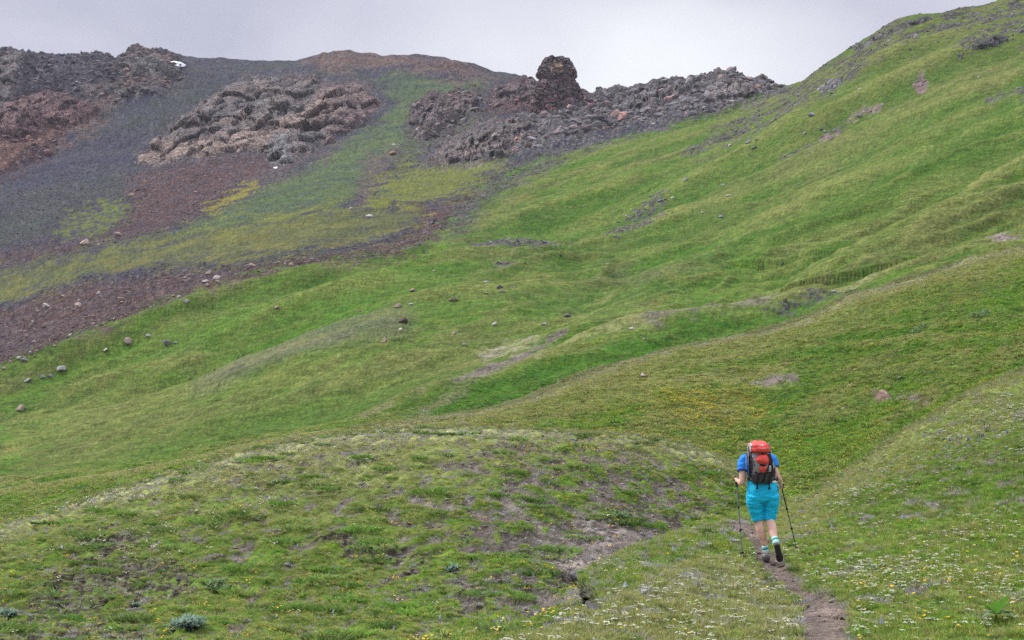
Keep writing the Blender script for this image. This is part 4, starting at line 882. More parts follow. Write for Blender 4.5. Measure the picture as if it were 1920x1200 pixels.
at = tw.data.attributes.new('col', 'FLOAT_COLOR', 'POINT'); at.data.foreach_set('color', np.concatenate([np.clip(ctw * 2.1, .01, 1), np.ones((len(ctw), 1))], 1).astype(np.float32).ravel())
tag(tw, 'square-topped dark rock tower standing on the saddle against the sky', 'rock tower')

# snow left in two hollows
M_SNOW = simple_mat('snow', (.82, .84, .88), .6, .05, 2)
def snow(pts, label, th):
    xs = [p[0] for p in pts]; ys = [p[1] for p in pts]; V = []; k = []
    cx_, cy_ = sum(xs) / len(xs), sum(ys) / len(ys)
    ring = []
    for s_ in (1.0, .75, .4):
        for x, y in pts:
            h = hit(cx_ + (x - cx_) * s_, cy_ + (y - cy_) * s_)
            if h: V.append(h[0] + Vector((0, -.4, 1)) * th * (1.15 - s_))
    n_ = len(pts)
    if len(V) < 3 * n_: return
    V.append(sum(V[2*n_:], Vector()) / n_)
    F_ = [(r_*n_+i, r_*n_+(i+1) % n_, (r_+1)*n_+(i+1) % n_, (r_+1)*n_+i) for r_ in (0, 1) for i in range(n_)] + [(2*n_+i, 2*n_+(i+1) % n_, 3*n_) for i in range(n_)]
    o = mesh_obj('snow_patch', V, F_, M_SNOW, smooth=True); tag(o, label, 'snow patch')
snow([(319,117),(328,120),(340,121),(349,123),(345,126),(335,126),(327,123)], 'small white snow patch just under the ridge at the left', 2.2)
snow([(512,314),(516,313),(521,313),(519,315.5),(515,316.5)], 'tiny white snow remnant at the foot of the big crag', .3)

# ------------------------------------------------------------------ scattered stuff
def gn_scatter(name, P, scl, rot, tint, idxv, sources, label, cat):
    me = bpy.data.meshes.new(name); me.vertices.add(len(P)); me.vertices.foreach_set('co', np.asarray(P, np.float32).ravel())
    def A(n_, ty, dom, key, arr): a = me.attributes.new(n_, ty, dom); a.data.foreach_set(key, arr)
    A('scl', 'FLOAT_VECTOR', 'POINT', 'vector', np.asarray(scl, np.float32).ravel()); A('rot', 'FLOAT_VECTOR', 'POINT', 'vector', np.asarray(rot, np.float32).ravel())
    A('tint', 'FLOAT_COLOR', 'POINT', 'color', np.concatenate([tint, np.ones((len(P), 1))], 1).astype(np.float32).ravel())
    A('pick', 'INT', 'POINT', 'value', np.asarray(idxv, np.int32))
    o = bpy.data.objects.new(name, me); COL.objects.link(o)
    ng = bpy.data.node_groups.new(name, 'GeometryNodeTree')
    ng.interface.new_socket('Geometry', in_out='INPUT', socket_type='NodeSocketGeometry'); ng.interface.new_socket('Geometry', in_out='OUTPUT', socket_type='NodeSocketGeometry')
    nn = ng.nodes.new; gi, go = nn('NodeGroupInput'), nn('NodeGroupOutput'); m2p = nn('GeometryNodeMeshToPoints'); iop = nn('GeometryNodeInstanceOnPoints')
    J = nn('GeometryNodeJoinGeometry')
    for s in reversed(sources):
        oi = nn('GeometryNodeObjectInfo'); oi.inputs['Object'].default_value = s
        gg = nn('GeometryNodeGeometryToInstance'); ng.links.new(oi.outputs['Geometry'], gg.inputs[0])
        ng.links.new(gg.outputs[0], J.inputs[0])
    def NA(n_, ty):
        q = nn('GeometryNodeInputNamedAttribute'); q.data_type = ty; q.inputs['Name'].default_value = n_; return q.outputs[0]
    ng.links.new(gi.outputs[0], m2p.inputs['Mesh']); ng.links.new(m2p.outputs[0], iop.inputs['Points']); ng.links.new(J.outputs[0], iop.inputs['Instance'])
    iop.inputs['Pick Instance'].default_value = True
    ng.links.new(NA('pick', 'INT'), iop.inputs['Instance Index']); ng.links.new(NA('scl', 'FLOAT_VECTOR'), iop.inputs['Scale'])
    e2 = nn('FunctionNodeEulerToRotation'); ng.links.new(NA('rot', 'FLOAT_VECTOR'), e2.inputs[0]); ng.links.new(e2.outputs[0], iop.inputs['Rotation'])
    ng.links.new(iop.outputs[0], go.inputs[0])
    md = o.modifiers.new('scatter', 'NODES'); md.node_group = ng
    tag(o, label, cat, kind='stuff'); return o
def src_obj(name, V, F_, mat, smooth=False): return mesh_obj(name, V, F_, mat, smooth=smooth, link=False)

tri_P = pos[F]; area = .5 * (np.linalg.norm(np.cross(tri_P[:,1]-tri_P[:,0], tri_P[:,2]-tri_P[:,0]), axis=1) + np.linalg.norm(np.cross(tri_P[:,2]-tri_P[:,0], tri_P[:,3]-tri_P[:,0]), axis=1))
fpx = px[F].mean(1); fpy = py[F].mean(1)
def sample(sel, dens, seed):
    """points on the ground; dens = points per square metre, per face"""
    r_ = np.random.default_rng(seed); i = np.nonzero(sel)[0]; ex = area[i] * (dens[i] if isinstance(dens, np.ndarray) else dens)
    n = r_.poisson(ex); f = np.repeat(i, n); u, v = r_.random(len(f)), r_.random(len(f))
    q = tri_P[f]; P = (q[:,0]*(1-u)[:,None] + q[:,1]*u[:,None])*(1-v)[:,None] + (q[:,3]*(1-u)[:,None] + q[:,2]*u[:,None])*v[:,None]
    return P, f
fcol = col[F].mean(1); fgr = grassy[F].mean(1); frock = rock[F].mean(1); frel = relief[F].mean(1)

# rubble on the blockfields and screes
stsrc = []
for i, fl in enumerate((.7, .5, .85, .4, .6)):
    V, F_ = rock_mesh(70 + i, fl, 2); stsrc.append(src_obj('rubble_piece', V, F_, M_STUFF))
inv_ = (fpx > -60) & (fpx < 1980)
fdd = dd[F].mean(1)
def rubble(name, sel, dens, lo, hi, pw, label, seed, gain=1.35):
    P, f = sample(sel, dens, seed); r_ = np.random.default_rng(seed + 1); n = len(P)
    s = lo + (hi - lo) * r_.random(n) ** pw
    T = fcol[f] * r_.uniform(.7, 2.0, (n, 1)) * gain * .9 + r_.uniform(-.01, .02, (n, 1)); T = np.where(r_.random((n, 1)) < .22, T * (1.22, 1.0, .95), T); T = np.where(r_.random((n, 1)) < .05, T * (1.45, 1.08, .9), T)
    P = P + np.stack([np.zeros(n), np.zeros(n), s * .15], 1)
    o = gn_scatter(name, P, np.stack([s, s * r_.uniform(.6, 1, n), s * r_.uniform(.6, 1.2, n)], 1), np.stack([r_.uniform(-.5, .5, n), r_.uniform(-.5, .5, n), r_.uniform(0, 6.28, n)], 1), np.clip(T, .01, .6), r_.integers(0, 5, n), stsrc, label, 'stones')
    print(name, n); return o
visq = np.ones(len(F), bool)
s_blk = s_mt & inv_ & (frel > .38) & (fdd < 900)
rubble('blockfield_stones', s_blk, .16, .35, 2.6, 4.0, 'countless grey and rusty blocks covering the ridge', 101)
rubble('scree_stones', s_mt & inv_ & (frel <= .38) & (frock > .45) & (fdd < 640), .34, .09, .7, 5.0, 'loose red and mauve scree stones below the crags', 103, 1.5)
rubble('hillside_stones', s_md & inv_ & (frock > .35), .5, .08, .55, 3.0, 'small grey stones in the bare streaks of the green hillside', 105, 1.3)
rubble('gravel', (s_kn | s_rs | s_path | s_creek) & inv_ & (frock > .22) & (fpy < 1240), 34.0, .008, .07, 3.5, 'small gravel and slate chips on the bare earth', 107, 1.5)
# ------------------------------------------------------------------ grass, flowers, leafy plants
def leaf_mat(name, attr_type='INSTANCER', c=None, trans=.25, rough=.7, soft=False):
    m = bpy.data.materials.new(name); m.use_nodes = True; t = m.node_tree; t.nodes.clear(); lk = t.links.new
    o = t.nodes.new('ShaderNodeOutputMaterial')
    if c is None:
        a = nd_(t, 'ShaderNodeAttribute', attribute_name='tint', attribute_type=attr_type); src = a.outputs['Color']
    else:
        tcn = nd_(t, 'ShaderNodeTexCoord'); nn_ = nd_(t, 'ShaderNodeTexNoise', i_Scale=30.0); lk(tcn.outputs['Object'], nn_.inputs['Vector'])
        rr = nd_(t, 'ShaderNodeMapRange', i_To_Min=.75, i_To_Max=1.25); lk(nn_.outputs['Fac'], rr.inputs['Value'])
        vv = nd_(t, 'ShaderNodeVectorMath', operation='SCALE'); vv.inputs[0].default_value = c; lk(rr.outputs[0], vv.inputs['Scale']); src = vv.outputs[0]
    d = nd_(t, 'ShaderNodeBsdfDiffuse'); tr = nd_(t, 'ShaderNodeBsdfTranslucent')
    if soft:      # thin blades light like the sward they make up
        ge = nd_(t, 'ShaderNodeNewGeometry'); nm = nd_(t, 'ShaderNodeVectorMath', operation='MULTIPLY_ADD'); nm.inputs[1].default_value = (.45,) * 3; nm.inputs[2].default_value = (0, -.25, .85)
        lk(ge.outputs['Normal'], nm.inputs[0]); n2 = nd_(t, 'ShaderNodeVectorMath', operation='NORMALIZE'); lk(nm.outputs[0], n2.inputs[0]); lk(n2.outputs[0], d.inputs['Normal'])
    mx = nd_(t, 'ShaderNodeMixShader'); mx.inputs[0].default_value = trans
    lk(src, d.inputs['Color']); lk(src, tr.inputs['Color']); lk(d.outputs[0], mx.inputs[1]); lk(tr.outputs[0], mx.inputs[2]); lk(mx.outputs[0], o.inputs[0])
    return m
M_BLADE = leaf_mat('grass_blade', soft=True, trans=.35)
def tuft(seed, n, rad, spread, w, kink=.5):
    r_ = np.random.default_rng(seed); V = []; F_ = []
    for i in range(n):
        a = r_.uniform(0, 6.28); rr = rad * math.sqrt(r_.random()); bx, by = rr * math.cos(a), rr * math.sin(a)
        la = a + r_.normal(0, .8); ln = r_.uniform(.15, spread) ; h = r_.uniform(.45, 1.0) * (1 - .35 * rr / rad); b0 = len(V); fa = r_.uniform(0, 6.28)
        wx, wy = math.cos(fa) * w, math.sin(fa) * w
        for k, (q, ww) in enumerate(((0, 1), (.55, .85), (1, 0))):
            cx_ = bx + math.cos(la) * ln * q ** 1.8; cy_ = by + math.sin(la) * ln * q ** 1.8; cz = h * q * (1 - .25 * q * kink)
            if ww: V += [(cx_ - wx*ww, cy_ - wy*ww, cz - .05), (cx_ + wx*ww, cy_ + wy*ww, cz - .05)]
            else: V.append((cx_, cy_, cz))
        F_ += [(b0, b0+1, b0+3, b0+2), (b0+2, b0+3, b0+4)]
    return V, F_
tufts = [src_obj('grass_tuft', *tuft(s, 22, .55, .75, .045), M_BLADE) for s in range(4)]
lows = [src_obj('herb_tuft', *tuft(50 + s, 20, .8, .55, .10, .9), M_BLADE) for s in range(3)]
def grass(name, sel, dens, hlo, hhi, label, seed, wmul=1.0, srcs=tufts, gain=1.0, straw=.08):
    P, f = sample(sel, dens, seed); r_ = np.random.default_rng(seed + 1)
    keep = r_.random(len(P)) < np.clip(fgr[f] * 1.1, 0, 1); P, f = P[keep], f[keep]; n = len(P)
    s = r_.uniform(hlo, hhi, n); patch = perlin(P / .6) * .5 + perlin(P / 2.3 + 8) * .5
    s = s * (1 + .35 * patch)
    T = fcol[f] * (1.0 + .32 * r_.normal(0, 1, (n, 1))).clip(.45, 1.9) * gain * (1 + .25 * patch[:, None])
    st = (r_.random(n) < straw)[:, None]; T = np.where(st, T * .4 + np.array((.20, .19, .095)) * .6, T)
    T = T * (1 + r_.normal(0, .07, (n, 3)))
    o = gn_scatter(name, P, np.stack([s * wmul, s * wmul, s], 1), np.stack([r_.uniform(-.2, .2, n), r_.uniform(-.2, .2, n), r_.uniform(0, 6.28, n)], 1), np.clip(T, .008, .42), r_.integers(0, len(srcs), n), srcs, label, 'grass')
    print(name, n); return o
fin = (fpx > np.where(fdd < 45, -260, -80)) & (fpx < np.where(fdd < 45, 2280, 2000)) & (fpy < 1260)
# only the side of the ground that can be seen from about here
dens_n = 210.0 * (14.0 / np.maximum(fdd, 12)) ** 1.15
grass('grass', (s_rs | s_path) & fin & (fdd < 50), dens_n, .045, .10, 'short meadow grass growing on the near slope by the path', 201, 1.0, tufts, 3.0, .20)
grass('knoll_grass', s_kn & fin, dens_n * .9, .03, .07, 'short tussocky turf growing on the rounded knoll', 203, 1.15, lows + tufts[:2], 3.5, .18)
grass('hollow_grass', s_md & fin & (fdd < 150), 24.0 * (55 / np.maximum(fdd, 50)) ** 1.7 * (1 - sstep(95, 150, fdd)), .09, .20, 'green grass on the slope behind the knoll', 205, 1.7, lows + tufts[:2], 3.1, .07)

ps = path_soft[F].mean(1)
P, f = sample(s_rs & fin & (ps > .05) & (ps < .62) & (fdd < 27), 70.0, 241); r_ = np.random.default_rng(8); n = len(P); s_ = r_.uniform(.05, .11, n)
gn_scatter('path_edge_grass', P, np.stack([s_ * .8, s_ * .8, s_], 1), np.stack([r_.uniform(-.35, .35, n), r_.uniform(-.35, .35, n), r_.uniform(0, 6.28, n)], 1), np.clip(mixc((.10,.20,.03), (.24,.25,.10), r_.random(n) ** 1.5) * r_.uniform(.8, 1.3, (n, 1)), 0, .5), r_.integers(0, 4, n), tufts, 'grass leaning over the worn edges of the path', 'grass')
# taller pale seed heads along the crests
ck = [-1 / KW[k][None, :].repeat(NR, 0).ravel() for k in (6, 8)]
nearc = np.zeros(len(F), bool)
for c_, a_ in zip(ck, ((px > -300) & (px < 1990), (px > 640) & (px < 2000))):
    v_ = (np.abs(dd - c_) < c_ * .055) & a_; nearc |= v_[F].all(1)
P, f = sample(nearc & fin & (s_kn | s_rs | s_md), 34.0, 231); r_ = np.random.default_rng(5); n = len(P); far_ = (P[:, 1] > 60)
s_ = r_.uniform(.09, .17, n) * (1 + far_ * .7)
gn_scatter('crest_grass', P, np.stack([s_ * .6, s_ * .6, s_], 1), np.stack([r_.uniform(-.2, .2, n), r_.uniform(-.2, .2, n), r_.uniform(0, 6.28, n)], 1), np.clip(mixc((.30,.30,.15), (.20,.25,.08), r_.random(n)) * r_.uniform(.8, 1.3, (n, 1)), 0, .6), r_.integers(0, 4, n), tufts, 'pale seeding grass along the crests of the near slopes', 'grass')
# rounded tussocks with earth between them
cush = [src_obj('tussock', *tuft(80 + s, 90, 1.0, .8, .055, .7), M_BLADE) for s in range(4)]
fcl = cl[F].mean(1)
def tussocks(name, sel, dens, lo, hi, label, seed, gain):
    P, f = sample(sel, dens, seed); r_ = np.random.default_rng(seed + 1)
    keep = (r_.random(len(P)) < np.clip(.30 + 1.6 * fcl[f], .02, 1)) & (pathm[F[f]].mean(1) < .1) & (creek[F[f]].mean(1) < .1)
    P, f = P[keep], f[keep]; n = len(P); s = lo + (hi - lo) * r_.random(n) ** 1.6
    T = mixc(mixc(G_DARK, G_BRIGHT, r_.random(n)), G_OLIVE, r_.random(n) ** 1.5 * .6) * gain * .85 * (1 + .2 * r_.normal(0, 1, (n, 1)))
    gn_scatter(name, P - np.array((0, 0, .01)), np.stack([s * r_.uniform(.9, 1.6, n), s * r_.uniform(.8, 1.1, n), s * r_.uniform(.5, .85, n)], 1), np.stack([np.zeros(n), np.zeros(n), r_.uniform(-.7, .7, n)], 1), np.clip(T, .01, .4), r_.integers(0, 4, n), cush, label, 'grass tussocks')
    print(name, n)
tussocks('knoll_tussocks', s_kn & fin, 4.2 * (28 / np.maximum(fdd, 18)) ** .5, .08, .26, 'dark green grass tussocks with bare earth between them on the knoll', 221, 3.4)
tussocks('bank_tussocks', (s_rs | s_path) & fin & (fdd < 48), 1.6, .05, .14, 'green grass tussocks on the right-hand slope and gully bank', 223, 3.0)

# flowers
def disk(V, F_, c, r0, n, tilt=0, dz=0.0):
    b = len(V); V.append((c[0], c[1], c[2] + dz))
    for i in range(n):
        a = 2*math.pi*i/n; V.append((c[0] + r0*math.cos(a), c[1] + r0*math.sin(a), c[2] + tilt * math.cos(a)))
    for i in range(n): F_.append((b, b+1+i, b+1+(i+1) % n))
def stem(V, F_, a, b_, w):
    b = len(V)
    for dx, dy in ((w, 0), (-w*.5, w*.87), (-w*.5, -w*.87)):
        V.append((a[0]+dx, a[1]+dy, a[2])); V.append((b_[0]+dx*.6, b_[1]+dy*.6, b_[2]))
    for i in range(3):
        j = (i+1) % 3; F_.append((b+2*i, b+2*j, b+2*j+1, b+2*i+1))
M_STEM = leaf_mat('flower_stem', c=(.06, .11, .025))
def flower_src(kind, seed, mat):
    r_ = random.Random(seed); V, F_ = [], []; 
    if kind == 'umbel':
        stem(V, F_, (0,0,-.01), (0,0,.085), .0012); ns = len(F_)
        for k in range(11):
            a = r_.uniform(0, 6.28); rr = .021 * math.sqrt(r_.random()); c = (rr*math.cos(a), rr*math.sin(a), .098 + r_.uniform(-.004, .004))
            stem(V, F_, (0,0,.085), c, .0006)
        ns = len(F_)
        for k in range(15):
            a = r_.uniform(0, 6.28); rr = .023 * math.sqrt(r_.random()); c = (rr*math.cos(a), rr*math.sin(a), .100 + r_.uniform(-.003, .003) - rr*.15)
            disk(V, F_, c, r_.uniform(.004, .0065), 6, r_.uniform(-.002, .002), .002)
    elif kind == 'daisy':
        stem(V, F_, (0,0,-.01), (.004,0,.085), .0012); ns = len(F_)
        ti = r_.uniform(.1, .5)
        for k in range(12):
            a = 2*math.pi*k/12; ca, sa = math.cos(a), math.sin(a); b = len(V)
            for rr, ww in ((.005, .003), (.016, .0042), (.019, .0)):
                for sgn in ((-1, 1) if ww else (0,)):
                    x = rr*ca - sgn*ww*sa; y = rr*sa + sgn*ww*ca; V.append((.004 + x, y, .088 + ti*y*-.8 + rr*.1))
            F_ += [(b, b+1, b+3, b+2), (b+2, b+3, b+4)]
        disk(V, F_, (.004, 0, .089), .0062, 8, 0, .004)
    elif kind == 'spike':
        stem(V, F_, (0,0,-.01), (0,0,.10), .0014); ns = len(F_)
        for k in range(12):
            z = .06 + .05*k/12; a = k*2.4; disk(V, F_, (.007*math.cos(a), .007*math.sin(a), z), .0065*(1.2-k/16), 5, .005, .004)
    elif kind == 'cup':
        for q in range(4):
            ox, oy = r_.uniform(-.04, .04), r_.uniform(-.04, .04); h = r_.uniform(.05, .08)
            stem(V, F_, (ox*.6, oy*.6, -.01), (ox, oy, h), .001)
        ns = len(F_); V2 = [v for v in V]
        for q in range(4):
            b = q * 6 + 1; c = V2[b]; disk(V, F_, (c[0], c[1], c[2]+.003), .0085, 7, r_.uniform(-.003, .003), -.002)
    o = mesh_obj('flower', V, F_, M_STEM, link=False); o.data.materials.append(mat)
    mi = np.zeros(len(F_), np.int32); mi[ns:] = 1; o.data.polygons.foreach_set('material_index', mi); return o
M_PET = leaf_mat('petal', trans=.2, soft=True); M_PETO = leaf_mat('petal_single', 'OBJECT', trans=.2, soft=True)
FS = {k: [flower_src(k, s, M_PET) for s in range(3)] for k in ('umbel', 'daisy', 'spike', 'cup')}
def flowers(name, kind, sel, dens, tint, label, seed, lo=.8, hi=1.3, wt=None, jit=.1):
    P, f = sample(sel, dens, seed); r_ = np.random.default_rng(seed + 1)
    pt = perlin(P / 1.1 + seed) * .7 + perlin(P / 3.7 + seed) * .7
    keep = (r_.random(len(P)) < np.clip(.45 + 1.5 * pt, .04, 1)) & (pathm[F[f]].mean(1) < .35) & (creek[F[f]].mean(1) < .2)
    if wt is not None: keep &= r_.random(len(P)) < wt[f]
    P, f = P[keep], f[keep]; n = len(P); s = r_.uniform(lo, hi, n)
    T = np.array(tint) * (1 + r_.normal(0, jit, (n, 1)))
    gn_scatter(name, P, np.stack([s, s, s], 1), np.stack([r_.uniform(-.25, .25, n), r_.uniform(-.25, .25, n), r_.uniform(0, 6.28, n)], 1), np.clip(T, .01, .9), r_.integers(0, 3, n), FS[kind], label, 'flowers')
    print(name, n)
def wmask(pts, fe, lo=0.0):
    m_ = sstep(-fe, fe, poly_sd(pts, fpx, fpy)); return np.clip(lo + m_, 0, 1)
WH = (.62, .63, .48); YE = (.74, .50, .05); PY = (.62, .56, .16); BL = (.42, .44, .72); VI = (.14, .11, .42)
sR = s_rs & fin & (fpx > 880)
flowers('white_wildflowers', 'umbel', sR, 95.0, WH, 'white umbel flowers scattered thickly over the near right slope', 301, .6, 1.2, np.clip(wmask([(900,1215),(1050,1150),(1260,1058),(1440,1080),(1600,1040),(1950,1000),(1950,1215)], 50, .12), 0, 1))
flowers('white_crest_wildflowers', 'umbel', sR, 80.0, WH, 'white flowers along the upper edge of the right bank', 303, .8, 1.4, wmask([(1560,960),(1700,850),(1950,720),(1950,850),(1800,850),(1640,930)], 30))
flowers('yellow_wildflowers', 'daisy', sR, 8.0, YE, 'yellow daisy-like flowers dotted over the near right slope', 305, .4, .85)
flowers('yellow_wildflowers_patch', 'daisy', sR, 28.0, YE, 'dense yellow flowers beside the path behind the person', 307, .5, .9, wmask([(1560,1098),(1630,1100),(1620,1118),(1570,1116)], 8))
flowers('violet_wildflowers', 'spike', sR, 14.0, VI, 'violet flower spikes in a band on the right bank', 309, .9, 1.4, wmask([(1740,850),(1830,815),(1930,780),(1930,800),(1840,835),(1760,862)], 10, .01))
flowers('blue_wildflowers', 'spike', (s_rs | s_kn) & fin, .55, BL, 'pale blue flower spikes scattered in the turf', 311, .8, 1.2)
kn = s_kn & fin
flowers('white_knoll_wildflowers', 'cup', kn, 26.0, (.58,.58,.44), 'small whitish flowers along the left crest of the knoll', 313, 1.1, 1.9, wmask([(-100,1040),(200,930),(500,850),(760,815),(900,840),(700,930),(500,960),(250,1040),(-100,1080)], 50, .06))
flowers('yellow_knoll_wildflowers', 'cup', kn, 15.0, YE, 'small yellow flowers scattered over the knoll turf', 315, 1.1, 1.8, wmask([(900,830),(1200,840),(1380,880),(1440,930),(1340,970),(1150,960),(1000,900)], 40, .3))
flowers('cream_knoll_wildflowers', 'cup', kn, 60.0, PY, 'two dense patches of cream-yellow flowers on the left of the knoll', 317, .9, 1.4, np.maximum(wmask([(355,975),(380,964),(415,960),(412,975),(375,982),(350,984)], 5), wmask([(236,1028),(250,1018),(320,1020),(322,1030),(270,1036)], 5)))
flowers('yellow_hollow_wildflowers', 'cup', s_md & fin & (fdd < 125), 36.0, (.88, .70, .07), 'bright yellow flowers massed in the hollow behind the knoll', 319, 1.6, 2.8, np.clip(wmask([(1230,735),(1430,735),(1440,785),(1330,800),(1240,770)], 14) + .35 * wmask([(1150,770),(1500,800),(1660,800),(1620,860),(1500,930),(1440,900),(1300,850)], 30) + .02, 0, 1))
flowers('white_hollow_wildflowers', 'cup', s_md & fin & (fdd < 125), 12.0, (.5,.5,.33), 'pale flower heads dusting the slope behind the knoll', 321, 1.4, 2.4)
# the largest single flowers, each a thing of its own
def single(name, kind, n, tint, label, group, pts, seed, lo, hi):
    base = [flower_src(kind, 40 + s, M_PETO) for s in range(3)]; r_ = random.Random(seed)
    for x, y in in_poly(pts, n, seed):
        h = hit(x, y)
        if h is None or h[0].y > 26: continue
        o = bpy.data.objects.new(name, base[r_.randrange(3)].data); COL.objects.link(o); o.location = h[0]
        s = r_.uniform(lo, hi); o.scale = (s, s, s); o.rotation_euler = (r_.uniform(-.2, .2), r_.uniform(-.2, .2), r_.uniform(0, 6.28)); o['tint'] = tuple(tint); tag(o, label, 'flower', group)
single('white_wildflower', 'umbel', 110, WH, 'flat-topped white wildflower in the near grass beside the path', 'white flowers nearest the camera', [(960,1195),(1300,1080),(1440,1100),(1500,1195)], 5, .8, 1.15)
single('white_wildflower', 'umbel', 110, WH, 'white wildflower in the grass of the lower right corner', 'white flowers of the lower right corner', [(1600,1195),(1610,1080),(1900,1040),(1915,1195)], 6, .8, 1.15)
single('yellow_wildflower', 'daisy', 60, YE, 'yellow daisy-like wildflower in the grass right of the path', 'yellow flowers nearest the camera', [(1600,1195),(1600,1100),(1700,1040),(1915,1040),(1915,1195)], 7, .7, 1.05)

# leafy plants
def leaf(V, F_, base, az, ln, w, el, droop, seg_=5, cup=.25):
    b = len(V); ca, sa = math.cos(az), math.sin(az); x, y, z = base; e_ = el
    for k in range(seg_ + 1):
        q = k / seg_; ww = w * math.sin(math.pi * min(1, .08 + .92 * q) ** .8) if k < seg_ else 0.002
        V += [(x - sa*-ww, y - ca*ww, z + ww*cup), (x, y, z), (x + sa*-ww, y + ca*ww, z + ww*cup)]
        x += ca * math.cos(e_) * ln/seg_; y += sa * math.cos(e_) * ln/seg_; z += math.sin(e_) * ln/seg_; e_ -= droop/seg_
    for k in range(seg_):
        for j in (0, 1): F_.append((b+3*k+j, b+3*k+j+1, b+3*k+3+j+1, b+3*k+3+j))
def plant(name, label, cat, x, y, wpx, n, mat, seed, lw, el=(.3, 1.2), group=None, seg_=4):
    h = hit(x, y); r_ = random.Random(seed)
    if h is None: return
    p = h[0]; rad = wpx * .5 / FX * p.y; V, F_ = [], []
    for i in range(n):
        a = r_.uniform(0, 6.28); rr = rad * .8 * math.sqrt(r_.random()); bx, by = rr*math.cos(a), rr*math.sin(a)
        g_ = ground(p.x + bx, p.y + by, p.z + 3); z0 = (g_.z - p.z) if g_ else 0
        for q in range(r_.randint(4, 6)):
            leaf(V, F_, (bx, by, z0 + r_.uniform(0, rad*.35)), r_.uniform(0, 6.28), lw * r_.uniform(.7, 1.3), lw * .16, r_.uniform(*el), r_.uniform(.3, 1.1), seg_)
    o = mesh_obj(name, V, F_, mat, smooth=True); o.location = p; tag(o, label, cat, group); return o
M_SILV = leaf_mat('silver_leaf', c=(.26, .37, .28), trans=.3, soft=True); M_GRN = leaf_mat('broad_leaf', c=(.09, .22, .03), trans=.35, soft=True); M_PALE = leaf_mat('pale_leaf', c=(.20, .30, .15), trans=.3, soft=True)
plant('silver_plant', 'bushy silver-green plant at the bottom edge, left of centre', 'plant', 352, 1178, 78, 120, M_SILV, 1, .10)
plant('silver_plant', 'silver-green plant cut by the left edge near the bottom corner', 'plant', 10, 1160, 52, 80, M_SILV, 2, .10)
plant('silver_plant', 'pale grey-green plant among yellow flowers on the lower knoll', 'plant', 412, 1108, 56, 40, M_PALE, 3, .09)
plant('silver_plant', 'small pale plant right of the stony patch on the knoll', 'plant', 256, 1138, 20, 14, M_SILV, 4, .07)
plant('silver_plant', 'pale woolly plant on the knoll left of its centre', 'plant', 848, 1070, 30, 20, M_SILV, 5, .08)
plant('silver_plant', 'grey-green herb at the top of the bare earth above the creek', 'plant', 1168, 972, 46, 50, M_PALE, 6, .09)
plant('silver_plant', 'grey-green herb patch on the right end of the terraced slope', 'plant', 1840, 594, 56, 40, M_PALE, 8, .2)
plant('silver_plant', 'grey-green herb patch left of the other one on the terraced slope', 'plant', 1722, 622, 40, 26, M_PALE, 9, .2)
plant('tall_tuft', 'single pale herb on the flowery slope right of the person', 'plant', 1702, 908, 22, 16, M_PALE, 10, .08)
def dock():
    h = hit(1868, 1168); p = h[0]; V, F_ = [], []; r_ = random.Random(4)
    s = p.y / FX
    root = bpy.data.objects.new('broad_leaved_plant', None); COL.objects.link(root); root.location = p
    tag(root, 'broad-leaved green plant in the lower right corner', 'plant')
    stm, sF = [], []
    for az, ln, w, el_, dr, m_ in ((2.75, 52, 9, .75, .5, M_GRN), (2.4, 38, 8, .9, .9, M_GRN), (.5, 50, 9, .95, .3, M_GRN), (.25, 46, 12, .35, 1.0, M_PALE), (-.5, 38, 11, .3, 1.1, M_PALE), (3.6, 34, 9, .3, .9, M_PALE), (1.3, 44, 9, .8, .6, M_GRN), (4.4, 24, 8, .5, .8, M_GRN)):
        V, F_ = [], []; leaf(V, F_, (0, 0, 16 * s), az, ln * s, w * s, el_, dr, 8, .3); mesh_obj('leaf', V, F_, m_, root, smooth=True)
        stem(stm, sF, (0, 0, -.01), (.01 * math.cos(az), .01 * math.sin(az), 17 * s), .0022)
    mesh_obj('stem', stm, sF, M_STEM, root)
dock()
# a lying stick-like pale branch near the bank and a few birds on the meadow
M_BIRD = simple_mat('black_feathers', (.012, .012, .015), .5, .2)
def bird(x, y, label):
    h = hit(x, y)
    if not h: return
    p = h[0]; V, F_ = [], []; s = .9 * p.y / 215
    prof_ = [(-.34, .01, .10), (-.22, .035, .13), (-.10, .085, .19), (.05, .11, .25), (.16, .085, .31), (.21, .055, .36), (.26, .06, .40), (.31, .035, .41), (.40, .008, .39)]
    n_ = 8
    for x_, r0, z_ in prof_:
        for i in range(n_):
            a = 2*math.pi*i/n_; V.append((x_ * s, r0 * math.cos(a) * s, (z_ + r0 * math.sin(a)) * s))
    F_ = [(k*n_+i, k*n_+(i+1) % n_, (k+1)*n_+(i+1) % n_, (k+1)*n_+i) for k in range(len(prof_)-1) for i in range(n_)]
    for sg in (-1, 1): stem(V, F_, (.02*s, sg*.04*s, 0), (.02*s, sg*.04*s, .16*s), .012*s)
    o = mesh_obj('black_bird', V, F_, M_BIRD, smooth=True); o.location = p; o.rotation_euler = (0, -.45, .5); tag(o, label, 'bird', 'black birds on the left meadow')
for x, y, lb in ((358,712,'black bird lowest of the line on the grey ridge of the meadow'), (368,702,'black bird second from the left on the grey ridge'), (403,695,'black bird in the middle of the line on the grey ridge'),
                 (447,673,'black bird second from the right on the grey ridge'), (456,667,'black bird highest of the line on the grey ridge'), (411,724,'black bird alone in the meadow below the grey ridge')): bird(x, y, lb)
